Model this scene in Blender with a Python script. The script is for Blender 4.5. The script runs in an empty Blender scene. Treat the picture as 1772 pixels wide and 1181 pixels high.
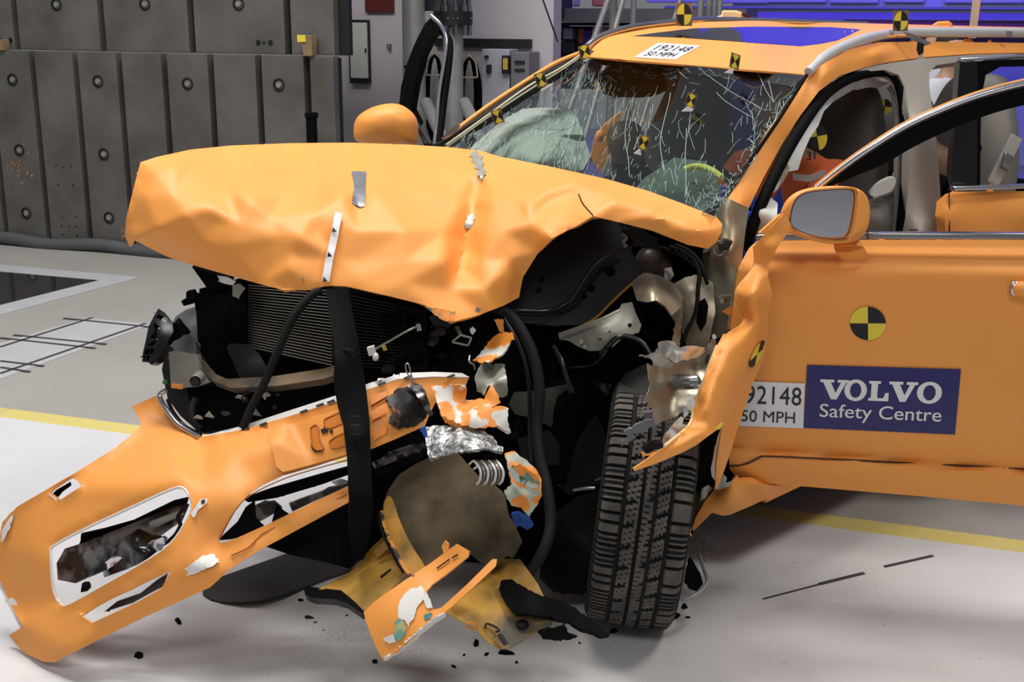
import bpy, bmesh, math, random
import numpy as np
from mathutils import Vector, Matrix, noise, geometry
random.seed(7)
SC = bpy.context.scene
COL = SC.collection
# ---------------------------------------------------------------- camera
FPX, PITCH, ROLL, CAMH = 2060.0, math.radians(15.2), math.radians(0.4), 1.82
_fw = Vector((0, math.cos(PITCH), -math.sin(PITCH)))
_r0 = Vector((1, 0, 0)); _u0 = Vector((0, math.sin(PITCH), math.cos(PITCH)))
_rt = _r0*math.cos(ROLL) + _u0*math.sin(ROLL)
_up = _u0*math.cos(ROLL) - _r0*math.sin(ROLL)
EYE = Vector((0, 0, CAMH))
cd = bpy.data.cameras.new('camera'); cam = bpy.data.objects.new('camera', cd); COL.objects.link(cam)
cam.matrix_world = Matrix(((_rt.x, _up.x, -_fw.x, 0), (_rt.y, _up.y, -_fw.y, 0), (_rt.z, _up.z, -_fw.z, CAMH), (0, 0, 0, 1)))
cd.sensor_width = 36.0; cd.lens = FPX/1772*36.0; cd.clip_start = 0.05; cd.clip_end = 200
SC.camera = cam
# ---------------------------------------------------------------- world, lights, exposure
SC.view_settings.view_transform = 'Standard'; SC.view_settings.look = 'None'
SC.view_settings.gamma = 1.0; SC.view_settings.use_curve_mapping = False
SC.view_settings.exposure = 0.12
wd = bpy.data.worlds.new('hall'); SC.world = wd; wd.use_nodes = True
bg = wd.node_tree.nodes['Background']; bg.inputs[0].default_value = (0.78, 0.80, 0.85, 1); bg.inputs[1].default_value = 0.20
def area(name, loc, target, sx, sy, power, color=(1, 1, 1)):
    l = bpy.data.lights.new(name, 'AREA'); l.shape = 'RECTANGLE'; l.size = sx; l.size_y = sy; l.energy = power; l.color = color
    o = bpy.data.objects.new(name, l); COL.objects.link(o); o.location = loc
    o.rotation_euler = (Vector(target)-Vector(loc)).to_track_quat('-Z', 'Y').to_euler()
    return o
area('ceiling_lamp_key', (-1.0, 4.6, 6.0), (-0.6, 3.5, 0), 2.4, 1.6, 215, (1.0, .96, .92))
area('ceiling_lamp_front', (-0.6, -1.2, 5.0), (0.3, 3.4, .6), 2.4, 1.0, 75, (1.0, .96, .93))
area('ceiling_lamp_right', (3.4, 3.0, 6.0), (1.8, 3.4, 0), 1.6, 1.2, 115, (1.0, .96, .93))
area('ceiling_lamp_barrier', (-3.4, 5.2, 7.0), (-2.8, 7.6, .5), 3.0, 1.0, 215, (1.0, .98, .96))
area('ceiling_lamp_wall', (0.6, 7.4, 6.5), (0.0, 10, 1.8), 2.4, 1.0, 75, (.84, .84, 1.0))
_bl = area('blue_stage_lamp', (3.5, 11.5, 7.5), (5.0, 17, 3.6), 9.0, 1.5, 450, (.06, .02, 1.0)); _bl.data.spread = math.radians(110)
# ---------------------------------------------------------------- pixel rays and frames
def ray(px, py):
    X = px-886.0; Yd = py-590.5
    return _fw*FPX + _rt*X - _up*Yd
def S(px, py, Y):                      # the point at world depth Y seen along that line of sight
    d = ray(px, py); return EYE + d*(Y/d.y)
def G(px, py, z=0.0):                  # the point at height z
    d = ray(px, py); return EYE + d*((z-CAMH)/d.z)
OX, OY = -0.27, 3.75
YAW = math.radians(224.3)
CF = Vector((math.cos(YAW), math.sin(YAW), 0)); CL = Vector((-math.sin(YAW), math.cos(YAW), 0))
def C(x, y, z): return Vector((OX, OY, 0)) + CF*x + CL*y + Vector((0, 0, z))
def yc(x, y): return OY + CF.y*x + CL.y*y
WD = Vector((.949, -.3153, 0)).normalized(); ND = Vector((.3153, .949, 0)).normalized()
def R(w, n, z): return WD*w + ND*n + Vector((0, 0, z))
def onplane(p0, nrm):
    p0 = Vector(p0); nrm = Vector(nrm)
    k = (p0-EYE).dot(nrm)
    def f(px, py):
        d = ray(px, py); return d.y*k/d.dot(nrm)
    return f
def RN(n): return onplane(ND*n, ND)
def PL(a, b, c):
    A, B, Cc = S(*a), S(*b), S(*c); return onplane(A, (B-A).cross(Cc-A))
def rbf(ctrl):
    c = np.array(ctrl, float); P = c[:, :2]/300.0; n = len(P)
    def U(r2): return np.where(r2 > 1e-12, r2*np.log(r2+1e-12), 0)
    K = U(((P[:, None]-P[None])**2).sum(-1)) + np.eye(n)*1e-3
    Q = np.hstack([np.ones((n, 1)), P]); A = np.zeros((n+3, n+3))
    A[:n, :n] = K; A[:n, n:] = Q; A[n:, :n] = Q.T
    s = np.linalg.solve(A, np.concatenate([c[:, 2], [0, 0, 0]]))
    def f(px, py):
        p = np.array([px, py])/300.0
        return float(U(((P-p)**2).sum(-1))@s[:n] + s[n] + s[n+1:]@p)
    return f
def facet(ctrl):                       # folded sheet: straight between the given points
    r = rbf(ctrl)
    vs = [Vector((c[0], c[1])) for c in ctrl]
    out = geometry.delaunay_2d_cdt(vs, [], [], 0, 1e-6)
    V = out[0]; T = out[2]; oid = out[3]
    Z = [ctrl[o[0]][2] if o else r(v.x, v.y) for v, o in zip(V, oid)]
    tris = [(V[t[0]], V[t[1]], V[t[2]], Z[t[0]], Z[t[1]], Z[t[2]]) for t in T]
    def f(px, py):
        for a, b, c, za, zb, zc in tris:
            d = (b.y-c.y)*(a.x-c.x)+(c.x-b.x)*(a.y-c.y)
            if abs(d) < 1e-9: continue
            l1 = ((b.y-c.y)*(px-c.x)+(c.x-b.x)*(py-c.y))/d
            l2 = ((c.y-a.y)*(px-c.x)+(a.x-c.x)*(py-c.y))/d
            l3 = 1-l1-l2
            if l1 > -1e-4 and l2 > -1e-4 and l3 > -1e-4: return l1*za+l2*zb+l3*zc
        return r(px, py)
    return f
def dep(d):
    if callable(d): return d
    if isinstance(d, (int, float)): return lambda px, py: d
    return rbf(d)
# ---------------------------------------------------------------- materials
def lin(c):
    return tuple(((v/255)/12.92 if v/255 <= .04045 else ((v/255+.055)/1.055)**2.4) for v in c)
MATS = {}
def mat(name, rgb, rough=.5, metal=0.0, var=0.0, scale=6.0, rgb2=None, thr=None, bump=0.0, bscale=60.0, coat=0.0, spec=.5):
    m = bpy.data.materials.new(name); m.use_nodes = True
    nt = m.node_tree; b = nt.nodes['Principled BSDF']
    b.inputs['Roughness'].default_value = rough; b.inputs['Metallic'].default_value = metal
    b.inputs['Specular IOR Level'].default_value = spec
    if coat: b.inputs['Coat Weight'].default_value = coat; b.inputs['Coat Roughness'].default_value = .15
    c = lin(rgb)
    tc = nt.nodes.new('ShaderNodeTexCoord')
    nz = nt.nodes.new('ShaderNodeTexNoise'); nz.inputs['Scale'].default_value = scale; nz.inputs['Detail'].default_value = 6
    nt.links.new(tc.outputs['Object'], nz.inputs['Vector'])
    rp = nt.nodes.new('ShaderNodeValToRGB')
    if rgb2 is not None:
        t = thr or (.45, .55)
        rp.color_ramp.elements[0].position = t[0]; rp.color_ramp.elements[1].position = t[1]
        rp.color_ramp.elements[0].color = (*c, 1); rp.color_ramp.elements[1].color = (*lin(rgb2), 1)
    else:
        rp.color_ramp.elements[0].position = .3; rp.color_ramp.elements[1].position = .7
        rp.color_ramp.elements[0].color = (*[v*(1-var) for v in c], 1); rp.color_ramp.elements[1].color = (*[min(1, v*(1+var)) for v in c], 1)
    nt.links.new(nz.outputs['Fac'], rp.inputs['Fac']); nt.links.new(rp.outputs['Color'], b.inputs['Base Color'])
    if bump:
        n2 = nt.nodes.new('ShaderNodeTexNoise'); n2.inputs['Scale'].default_value = bscale; n2.inputs['Detail'].default_value = 4
        nt.links.new(tc.outputs['Object'], n2.inputs['Vector'])
        bp = nt.nodes.new('ShaderNodeBump'); bp.inputs['Strength'].default_value = bump; bp.inputs['Distance'].default_value = .01
        nt.links.new(n2.outputs['Fac'], bp.inputs['Height']); nt.links.new(bp.outputs['Normal'], b.inputs['Normal'])
    MATS[name] = m; return m
ORANGE = mat('satin_orange_paint', (238, 157, 74), .5, var=.02, scale=3, bump=.02, bscale=300, spec=.4)
ORANGE_D = mat('dirty_orange_plastic', (190, 140, 58), .6, rgb2=(84, 72, 46), thr=(.48, .66), scale=6)
ORANGE_W = mat('scraped_orange_paint', (228, 140, 50), .5, rgb2=(206, 204, 194), thr=(.51, .54), scale=20)
PAINT_MIX = mat('scraped_green_orange', (226, 138, 48), .5, rgb2=(104, 128, 104), thr=(.52, .58), scale=16)
BROWN = mat('grimy_undershield_plastic', (98, 86, 64), .75, rgb2=(42, 37, 28), thr=(.36, .66), scale=7, spec=.2, bump=.15, bscale=40)
BLACK = mat('black_plastic', (9, 9, 10), .7, var=.15, spec=.08)
BLACKG = mat('glossy_black', (13, 13, 14), .22)
DARK = mat('dark_steel', (32, 32, 32), .5, .35, var=.2)
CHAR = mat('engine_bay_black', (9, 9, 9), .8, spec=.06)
DKGREY = mat('grey_black_panel', (24, 24, 25), .65, var=.1, scale=9, spec=.25)
RUBBER = mat('rubber', (18, 18, 18), .75, var=.1, spec=.25)
TREAD = mat('tyre_tread', (88, 81, 72), .85, rgb2=(60, 57, 54), thr=(.4, .62), scale=14)
STEEL = mat('bare_steel', (150, 148, 138), .38, .75, var=.2, scale=10, bump=.2, bscale=25)
ALU = mat('grey_aluminium', (150, 150, 138), .45, .3, var=.14, scale=9)
ALUB = mat('bright_aluminium', (215, 214, 208), .3, .8, var=.08)
BRONZE = mat('primer_metal', (160, 152, 132), .4, .55, rgb2=(120, 88, 48), thr=(.5, .75), scale=5)
CHROME = mat('chrome_trim', (200, 200, 206), .18, .95)
CHROMED = mat('satin_chrome', (150, 150, 152), .25, .9)
WHITE = mat('white_sticker', (226, 226, 226), .6)
PRIMER = mat('white_primer', (222, 220, 216), .55, var=.05)
YELLOW = mat('marker_yellow', (226, 205, 62), .55)
INK = mat('black_ink', (14, 14, 16), .6)
NAVY = mat('navy_sign', (20, 14, 94), .35)
TAPE = mat('grey_duct_tape', (122, 124, 130), .4, .3, var=.2, scale=30)
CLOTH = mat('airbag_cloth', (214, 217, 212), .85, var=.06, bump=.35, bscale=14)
SEATM = mat('grey_seat_leather', (108, 104, 98), .6, var=.06)
SEATD = mat('dark_seat_leather', (66, 63, 60), .65, var=.06)
TRIMG = mat('light_grey_trim', (158, 155, 150), .5, var=.05)
BODYGREY = mat('grey_beige_body_paint', (168, 162, 152), .35, var=.04)
VEST = mat('orange_vest', (176, 74, 26), .75)
BLUEC = mat('blue_cloth', (24, 62, 170), .8)
SKIN = mat('skin', (196, 150, 126), .6)
DUMMY = mat('dummy_rubber', (120, 92, 66), .6)
BLOCKST = mat('barrier_steel', (112, 110, 106), .5, .25, rgb2=(84, 80, 74), thr=(.3, .72), scale=2.6, bump=.12, bscale=9)
BLOCKED = mat('barrier_dark_edge', (26, 23, 23), .6, .2)
GALV = mat('galvanised_pipe', (150, 149, 146), .45, .35, var=.14, scale=5)
WALLM = mat('hall_wall_paint', (186, 180, 184), .7, var=.03, scale=2)
BLUEWALL = mat('far_hall_panel', (170, 170, 190), .6, var=.08, scale=2)
CABM = mat('cabinet_paint', (188, 190, 184), .5, var=.03)
WOOD = mat('wood', (132, 108, 80), .7, var=.15, scale=9)
RED = mat('dark_red_paint', (88, 22, 24), .5)
GREYBOX = mat('grey_machine_paint', (112, 110, 116), .5, var=.08)
YSTRAP = mat('yellow_strap', (206, 204, 84), .5)
HONEY = mat('crumpled_foil', (190, 192, 190), .34, .6, rgb2=(112, 114, 114), thr=(.44, .60), scale=60, bump=.6, bscale=60)
BLUEP = mat('blue_plastic', (28, 84, 176), .45)
GREENP = mat('green_plastic', (24, 130, 70), .5)
def fresnel_glass(name, tint, refl_rough=.02, extra=.07, ior=1.45):
    m = bpy.data.materials.new(name); m.use_nodes = True; nt = m.node_tree; nt.nodes.clear()
    o = nt.nodes.new('ShaderNodeOutputMaterial'); mx = nt.nodes.new('ShaderNodeMixShader')
    t = nt.nodes.new('ShaderNodeBsdfTransparent'); t.inputs[0].default_value = (*tint, 1)
    g = nt.nodes.new('ShaderNodeBsdfGlossy'); g.inputs['Roughness'].default_value = refl_rough; g.inputs['Color'].default_value = (.9, .93, .95, 1)
    f = nt.nodes.new('ShaderNodeFresnel'); f.inputs[0].default_value = ior
    a = nt.nodes.new('ShaderNodeMath'); a.operation = 'ADD'; a.inputs[1].default_value = extra
    nt.links.new(f.outputs[0], a.inputs[0]); nt.links.new(a.outputs[0], mx.inputs[0])
    nt.links.new(t.outputs[0], mx.inputs[1]); nt.links.new(g.outputs[0], mx.inputs[2]); nt.links.new(mx.outputs[0], o.inputs[0])
    MATS[name] = m; return m
GLASS = fresnel_glass('windscreen_glass', (.80, .90, .86))
CRACK = mat('cracked_glass_white', (168, 190, 182), .3)
SUNGLASS = mat('sunroof_glass', (10, 10, 34), .06, coat=.0, spec=.9)  # blue in the base colour stands for the reflected blue hall light
MIRROR = mat('mirror_glass', (238, 240, 246), .04, 1.0)
# ---------------------------------------------------------------- object helpers
ORG = {}
def finish(o, parent=None, label=None, cat=None, group=None, kind=None):
    if label: o['label'] = label
    if cat: o['category'] = cat
    if group: o['group'] = group
    if kind: o['kind'] = kind
    if parent is not None: o.parent = parent
    return o
def thing(name, label, cat, loc, group=None, kind=None):
    o = bpy.data.objects.new(name, None); COL.objects.link(o); o.location = loc; o.empty_display_size = .1
    ORG[o] = Vector(loc); return finish(o, None, label, cat, group, kind)
def mk(name, verts, faces, mats, parent=None, label=None, cat=None, group=None, kind=None, smooth=True, mi=None, sharp=40, face_cam=False, recalc=True, origin=None):
    if parent is not None: org = ORG[parent]
    elif origin is not None: org = Vector(origin)
    else:
        a = np.array([tuple(v) for v in verts]); lo = a.min(0); hi = a.max(0); org = Vector(((lo[0]+hi[0])/2, (lo[1]+hi[1])/2, lo[2]))
    me = bpy.data.meshes.new(name)
    me.from_pydata([tuple(Vector(v)-org) for v in verts], [], [tuple(f) for f in faces])
    if not isinstance(mats, (list, tuple)): mats = [mats]
    for m in mats: me.materials.append(m)
    if mi: me.polygons.foreach_set('material_index', mi)
    if recalc and not face_cam:
        bm = bmesh.new(); bm.from_mesh(me); bmesh.ops.recalc_face_normals(bm, faces=bm.faces); bm.to_mesh(me); bm.free()
    if smooth:
        me.polygons.foreach_set('use_smooth', [True]*len(me.polygons))
        if sharp: me.set_sharp_from_angle(angle=math.radians(sharp))
    me.update()
    o = bpy.data.objects.new(name, me); COL.objects.link(o)
    if parent is None: o.location = org
    ORG[o] = org
    return finish(o, parent, label, cat, group, kind)
def inpoly(p, poly):
    x, y = p; c = False; j = len(poly)-1
    for i in range(len(poly)):
        xi, yi = poly[i]; xj, yj = poly[j]
        if (yi > y) != (yj > y) and x < (xj-xi)*(y-yi)/(yj-yi)+xi: c = not c
        j = i
    return c
def dense(poly, step):
    out = []
    n = len(poly)
    for i in range(n):
        a = poly[i]; b = poly[(i+1) % n]; L = math.hypot(b[0]-a[0], b[1]-a[1]); k = max(1, int(round(L/step)))
        for j in range(k): out.append((a[0]+(b[0]-a[0])*j/k, a[1]+(b[1]-a[1])*j/k))
    return out
def smoothpoly(poly, it=1):           # corner cutting
    for _ in range(it):
        o = []
        for i in range(len(poly)):
            a = poly[i]; b = poly[(i+1) % len(poly)]
            o.append((a[0]*.75+b[0]*.25, a[1]*.75+b[1]*.25)); o.append((a[0]*.25+b[0]*.75, a[1]*.25+b[1]*.75))
        poly = o
    return poly
def panel(name, outline, depth, m, parent=None, holes=(), step=14, thick=.004, relax=0, rough=0.0, rfreq=8.0, fine=True, off=0.0, split=45, rnd=0, flip=False, **kw):
    """A sheet with real thickness whose outline is given in sight lines and whose depth varies over it."""
    D = dep(depth)
    if rnd: outline = smoothpoly(outline, rnd)
    ol = dense(outline, step)
    if name.startswith(('scraped_', 'torn_painted', 'burnt', 'crumpled', 'paint_tear', 'torn_orange', 'torn_plastic', 'torn_edge', 'wing_bracket', 'black_trim')):   # ragged torn outlines
        rj = random.Random(name+str(len(ol))); ol = [(a+rj.uniform(-1, 1)*1.5, b+rj.uniform(-1, 1)*1.5) for a, b in dense(outline, min(step, 5))]
    hs = [dense(h, step) for h in holes]
    pts = list(ol); edges = [(i, (i+1) % len(ol)) for i in range(len(ol))]
    for h in hs:
        s = len(pts); pts += h; edges += [(s+i, s+(i+1) % len(h)) for i in range(len(h))]
    nb = len(pts)
    if fine:
        xs = [p[0] for p in ol]; ys = [p[1] for p in ol]
        B = np.array(pts); r = 0; y = min(ys)
        while y < max(ys):
            x = min(xs)+(step/2 if r % 2 else 0)
            while x < max(xs):
                if inpoly((x, y), ol) and not any(inpoly((x, y), h) for h in hs) and ((B-np.array((x, y)))**2).sum(1).min() > (step*.55)**2: pts.append((x, y))
                x += step
            y += step*.87; r += 1
    out = geometry.delaunay_2d_cdt([Vector(p) for p in pts], edges, [], 0, 1e-5)
    V = [(v.x, v.y) for v in out[0]]; F = []
    for t in out[2]:
        c = (sum(V[i][0] for i in t)/3, sum(V[i][1] for i in t)/3)
        if inpoly(c, ol) and not any(inpoly(c, h) for h in hs): F.append(tuple(t))
    Y = np.array([D(*p) for p in V])
    if relax:
        nbr = [set() for _ in V]
        for t in F:
            for i in range(3): nbr[t[i]].update((t[(i+1) % 3], t[(i+2) % 3]))
        nl = [list(s) for s in nbr]
        for _ in range(relax):
            Y = np.array([.5*Y[i]+.5*Y[nl[i]].mean() if nl[i] else Y[i] for i in range(len(V))])
    P = []
    for p, y in zip(V, Y):
        q = S(p[0], p[1], y-off)
        if rough:
            e = rough*noise.noise(q*rfreq); q = q + (q-EYE).normalized()*e
        P.append(q)
    FF = []
    for t in F:
        a, b, c = (P[i] for i in t); n = (b-a).cross(c-a)
        good = n.dot(EYE-a) > 0
        if flip: good = not good
        FF.append(t if good else t[::-1])
    o = mk(name, P, FF, m, parent, sharp=None, recalc=False, **kw)
    if thick:
        sm = o.modifiers.new('thickness', 'SOLIDIFY'); sm.thickness = thick; sm.offset = -1
        es = o.modifiers.new('edges', 'EDGE_SPLIT'); es.split_angle = math.radians(split)
    return o
def catmull(pts, k=6):
    P = [Vector(p) for p in pts]; out = []
    for i in range(len(P)-1):
        p0 = P[max(i-1, 0)]; p1 = P[i]; p2 = P[i+1]; p3 = P[min(i+2, len(P)-1)]
        for j in range(k):
            t = j/k; out.append(.5*((2*p1)+(p2-p0)*t+(2*p0-5*p1+4*p2-p3)*t*t+(3*p1-p0-3*p2+p3)*t**3))
    out.append(P[-1]); return out
class MB:
    def __init__(s): s.v = []; s.f = []; s.m = []
    def add(s, vs, fs, mi=0):
        b = len(s.v); s.v += [Vector(v) for v in vs]; s.f += [tuple(i+b for i in f) for f in fs]; s.m += [mi]*len(fs); return s
    def box(s, c, ax, ay, az, mi=0):   # centre and three half-extent vectors
        c = Vector(c); vs = [c+ax*i+ay*j+az*k for i in (-1, 1) for j in (-1, 1) for k in (-1, 1)]
        return s.add(vs, [(0, 1, 3, 2), (4, 6, 7, 5), (0, 4, 5, 1), (2, 3, 7, 6), (0, 2, 6, 4), (1, 5, 7, 3)], mi)
    def bar(s, a, b, w, h, up=Vector((0, 0, 1)), mi=0):
        a = Vector(a); b = Vector(b); d = (b-a); sd = d.cross(up); sd = sd.normalized() if sd.length > 1e-6 else Vector((1, 0, 0)); u = sd.cross(d).normalized()
        return s.box((a+b)/2, d/2, sd*w/2, u*h/2, mi)
    def tube(s, pts, r, n=10, mi=0, caps=True):
        P = [Vector(p) for p in pts]; L = len(P); rs = r if isinstance(r, (list, tuple)) else [r]*L
        vs = []; ref = None
        for i, p in enumerate(P):
            t = (P[min(i+1, L-1)]-P[max(i-1, 0)]).normalized()
            if ref is None: ref = Vector((0, 0, 1)) if abs(t.z) < .9 else Vector((1, 0, 0))
            a = t.cross(ref).normalized(); b = a.cross(t).normalized(); ref = b
            for j in range(n):
                an = 2*math.pi*j/n; vs.append(p+(a*math.cos(an)+b*math.sin(an))*rs[i])
        fs = [(i*n+j, i*n+(j+1) % n, (i+1)*n+(j+1) % n, (i+1)*n+j) for i in range(L-1) for j in range(n)]
        if caps: fs += [tuple(range(n-1, -1, -1)), tuple((L-1)*n+j for j in range(n))]
        return s.add(vs, fs, mi)
    def cyl(s, a, b, r, n=20, mi=0, r2=None): return s.tube([a, b], [r, r if r2 is None else r2], n, mi)
    def ball(s, c, rx, ry, rz, n=14, mi=0, axes=None):
        A = axes or (Vector((1, 0, 0)), Vector((0, 1, 0)), Vector((0, 0, 1))); c = Vector(c); vs = []; m = n//2
        for i in range(m+1):
            th = math.pi*i/m
            for j in range(n):
                ph = 2*math.pi*j/n; vs.append(c+A[0]*rx*math.sin(th)*math.cos(ph)+A[1]*ry*math.sin(th)*math.sin(ph)+A[2]*rz*math.cos(th))
        fs = [(i*n+j, (i+1)*n+j, (i+1)*n+(j+1) % n, i*n+(j+1) % n) for i in range(m) for j in range(n)]
        return s.add(vs, fs, mi)
    def prism(s, poly, d, mi=0):       # closed 3-D outline pushed along d
        n = len(poly); P = [Vector(p) for p in poly]; d = Vector(d)
        return s.add(P+[p+d for p in P], [tuple(range(n)), tuple(range(2*n-1, n-1, -1))]+[(i, n+i, n+(i+1) % n, (i+1) % n) for i in range(n)], mi)
    def ring(s, c, u, v, r0, r1, n=32, mi=0):
        vs = []
        for j in range(n):
            a = 2*math.pi*j/n; e = u*math.cos(a)+v*math.sin(a); vs += [Vector(c)+e*r0, Vector(c)+e*r1]
        return s.add(vs, [(2*j, 2*j+1, (2*j+3) % (2*n), (2*j+2) % (2*n)) for j in range(n)], mi)
    def build(s, name, mats, parent=None, bevel=0, seg=2, **kw):
        o = mk(name, s.v, s.f, mats, parent, mi=s.m, **kw)
        if bevel:
            b = o.modifiers.new('bevel', 'BEVEL'); b.width = bevel; b.segments = seg; b.limit_method = 'ANGLE'; b.angle_limit = math.radians(40)
        return o
def pxtube(pts, r, k=6, n=10, mb=None, mi=0):
    mb = mb or MB(); mb.tube(catmull([S(*p) for p in pts], k), r, n, mi); return mb
TXT = {}
def textmesh(t, bold=0.0, spacing=1.0):
    key = (t, bold, spacing)
    if key in TXT: return TXT[key]
    c = bpy.data.curves.new('t', 'FONT'); c.body = t; c.resolution_u = 4; c.offset = bold; c.space_character = spacing; c.fill_mode = 'FRONT'
    o = bpy.data.objects.new('t', c); COL.objects.link(o); bpy.context.view_layer.update()
    dg = bpy.context.evaluated_depsgraph_get(); me = bpy.data.meshes.new_from_object(o.evaluated_get(dg))
    V = np.array([v.co[:2] for v in me.vertices]); F = [tuple(p.vertices) for p in me.polygons]
    bpy.data.objects.remove(o); bpy.data.curves.remove(c); bpy.data.meshes.remove(me)
    V -= V.min(0); V /= V.max(0); TXT[key] = (V, F); return TXT[key]
def quadmap(q):                        # unit square (u right, v up) to a sighted quad: bottom-left, bottom-right, top-right, top-left
    def f(u, v):
        return tuple(q[0][i]*(1-u)*(1-v)+q[1][i]*u*(1-v)+q[2][i]*u*v+q[3][i]*(1-u)*v for i in (0, 1))
    return f
def letter(mb, V, F, q, D, off, mi, box=(0, 0, 1, 1)):
    M = quadmap(q); vs = []
    for u, v in V:
        p = M(box[0]+u*(box[2]-box[0]), box[1]+v*(box[3]-box[1])); vs.append(S(p[0], p[1], D(*p)-off))
    fs = []
    for f in F:
        a, b, c = vs[f[0]], vs[f[1]], vs[f[2]]
        fs.append(f if (b-a).cross(c-a).dot(EYE-a) > 0 else f[::-1])
    mb.add(vs, fs, mi)
def grid(n, m):
    V = [(i/n, j/m) for j in range(m+1) for i in range(n+1)]
    return V, [(j*(n+1)+i, j*(n+1)+i+1, (j+1)*(n+1)+i+1, (j+1)*(n+1)+i) for j in range(m) for i in range(n)]
def roundel(name, parent, c, ax, ay, D=None, off=.004, rot=0.0, back=False, plate=None):
    """A quartered black and yellow disc; ax/ay are its half axes in the view, D its surface."""
    mb = MB(); n = 40
    for qd in range(4):
        pts = [c]
        for j in range(n//4+1):
            a = rot+(qd*n//4+j)*2*math.pi/n
            pts.append((c[0]+ax[0]*math.cos(a)+ay[0]*math.sin(a), c[1]+ax[1]*math.cos(a)+ay[1]*math.sin(a)))
        vs = [S(p[0], p[1], D(*p)-off) for p in pts]; f = list(range(len(vs)))
        if (vs[1]-vs[0]).cross(vs[2]-vs[0]).dot(EYE-vs[0]) < 0: f = f[::-1]
        mb.add(vs, [tuple(f)], qd % 2)
    return mb.build(name, [YELLOW, INK], parent, smooth=False, recalc=False)
# ================================================================ the hall
def floor_material():
    m = bpy.data.materials.new('hall_floor'); m.use_nodes = True; nt = m.node_tree; b = nt.nodes['Principled BSDF']; L = nt.links.new
    b.inputs['Roughness'].default_value = .42
    tc = nt.nodes.new('ShaderNodeTexCoord'); sp = nt.nodes.new('ShaderNodeSeparateXYZ'); L(tc.outputs['Object'], sp.inputs[0])
    def noise_(sc, det=5):
        n = nt.nodes.new('ShaderNodeTexNoise'); n.inputs['Scale'].default_value = sc; n.inputs['Detail'].default_value = det; L(tc.outputs['Object'], n.inputs['Vector']); return n.outputs['Fac']
    def mp(v, a, b_, c, d):
        n = nt.nodes.new('ShaderNodeMapRange'); n.inputs[1].default_value = a; n.inputs[2].default_value = b_; n.inputs[3].default_value = c; n.inputs[4].default_value = d; L(v, n.inputs[0]); return n.outputs[0]
    def mx(f, a, b_, mode='MIX'):
        n = nt.nodes.new('ShaderNodeMix'); n.data_type = 'RGBA'; n.blend_type = mode
        if isinstance(f, float): n.inputs[0].default_value = f
        else: L(f, n.inputs[0])
        for s, v in ((6, a), (7, b_)):
            if isinstance(v, tuple): n.inputs[s].default_value = (*v, 1)
            else: L(v, n.inputs[s])
        return n.outputs[2]
    def step(v, t):
        n = nt.nodes.new('ShaderNodeMath'); n.operation = 'GREATER_THAN'; L(v, n.inputs[0]); n.inputs[1].default_value = t; return n.outputs[0]
    y = sp.outputs[1]
    wob = nt.nodes.new('ShaderNodeMath'); wob.operation = 'MULTIPLY_ADD'; L(noise_(14), wob.inputs[0]); wob.inputs[1].default_value = .012; L(y, wob.inputs[2])
    yw = wob.outputs[0]
    white = mx(mp(noise_(1.2), .3, .7, 0, 1), lin((205, 205, 206)), lin((216, 216, 216)))
    grey = mx(mp(noise_(1.0), .3, .7, 0, 1), lin((164, 162, 154)), lin((178, 176, 168)))
    grey = mx(mp(noise_(160, 2), .42, .6, 0, .35), grey, lin((130, 128, 122)))
    yel = mx(mp(noise_(22), .5, .7, 0, .5), lin((216, 200, 118)), lin((200, 194, 158)))
    c = mx(step(yw, 4.262), white, yel)
    c = mx(step(yw, 4.375), c, grey)
    scuff = mp(noise_(2.6, 8), .60, .74, 0, .30)
    c = mx(scuff, c, lin((140, 138, 134)))
    speck = mp(noise_(48, 1), .74, .78, 0, .5)
    c = mx(speck, c, lin((120, 118, 114)))
    L(c, b.inputs['Base Color'])
    bp = nt.nodes.new('ShaderNodeBump'); bp.inputs['Strength'].default_value = .05; L(noise_(120, 3), bp.inputs['Height']); L(bp.outputs[0], b.inputs['Normal'])
    return m
FLOORM = floor_material()
fl = MB(); fl.v = [Vector((-14, -6, 0)), Vector((16, -6, 0)), Vector((16, 20, 0)), Vector((-14, 20, 0)), Vector((-14, -6, -.2)), Vector((16, -6, -.2)), Vector((16, 20, -.2)), Vector((-14, 20, -.2))]
fl.f = [(0, 1, 2, 3), (7, 6, 5, 4), (0, 4, 5, 1), (1, 5, 6, 2), (2, 6, 7, 3), (3, 7, 4, 0)]; fl.m = [0]*6
floor = fl.build('floor', FLOORM, None, smooth=False, kind='structure', origin=(0, 0, 0)); floor.rotation_euler = (0, 0, math.atan2(WD.y, WD.x))
def fmark(name, a, b, w, m=INK, z=.0025):
    A = G(*a); B = G(*b); mb = MB(); mb.bar(A+Vector((0, 0, z/2)), B+Vector((0, 0, z/2)), w, z); return mb
# chalk grid on the floor, dark skid scratches: marks that belong to the floor
MARKM = mat('floor_mark_black', (62, 58, 60), .8); PALE = mat('floor_pale_patch', (184, 184, 186), .5, var=.05)
def floorpart(name, mb, m):
    o = mk(name, mb.v, mb.f, m, None, kind='structure', smooth=False, label=None); return o
lines = [((110, 552), (258, 567)), ((24, 581), (184, 597)), ((0, 586), (165, 604)), ((0, 626), (76, 635)), ((0, 637), (52, 645)), ((0, 602), (160, 551)), ((0, 648), (252, 561))]
mb = MB()
for a, b in lines: A, B = G(*a), G(*b); mb.bar(A+Vector((0, 0, .004)), B+Vector((0, 0, .004)), .022, .002)
floorpart('trim_1', mb, MARKM)
mb = MB(); P = [G(*p) for p in ((-30, 604), (150, 551), (262, 562), (-30, 668))]; mb.prism([p+Vector((0, 0, .001)) for p in P], Vector((0, 0, .0016)))
floorpart('trim_2', mb, PALE)
mb = MB()
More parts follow.
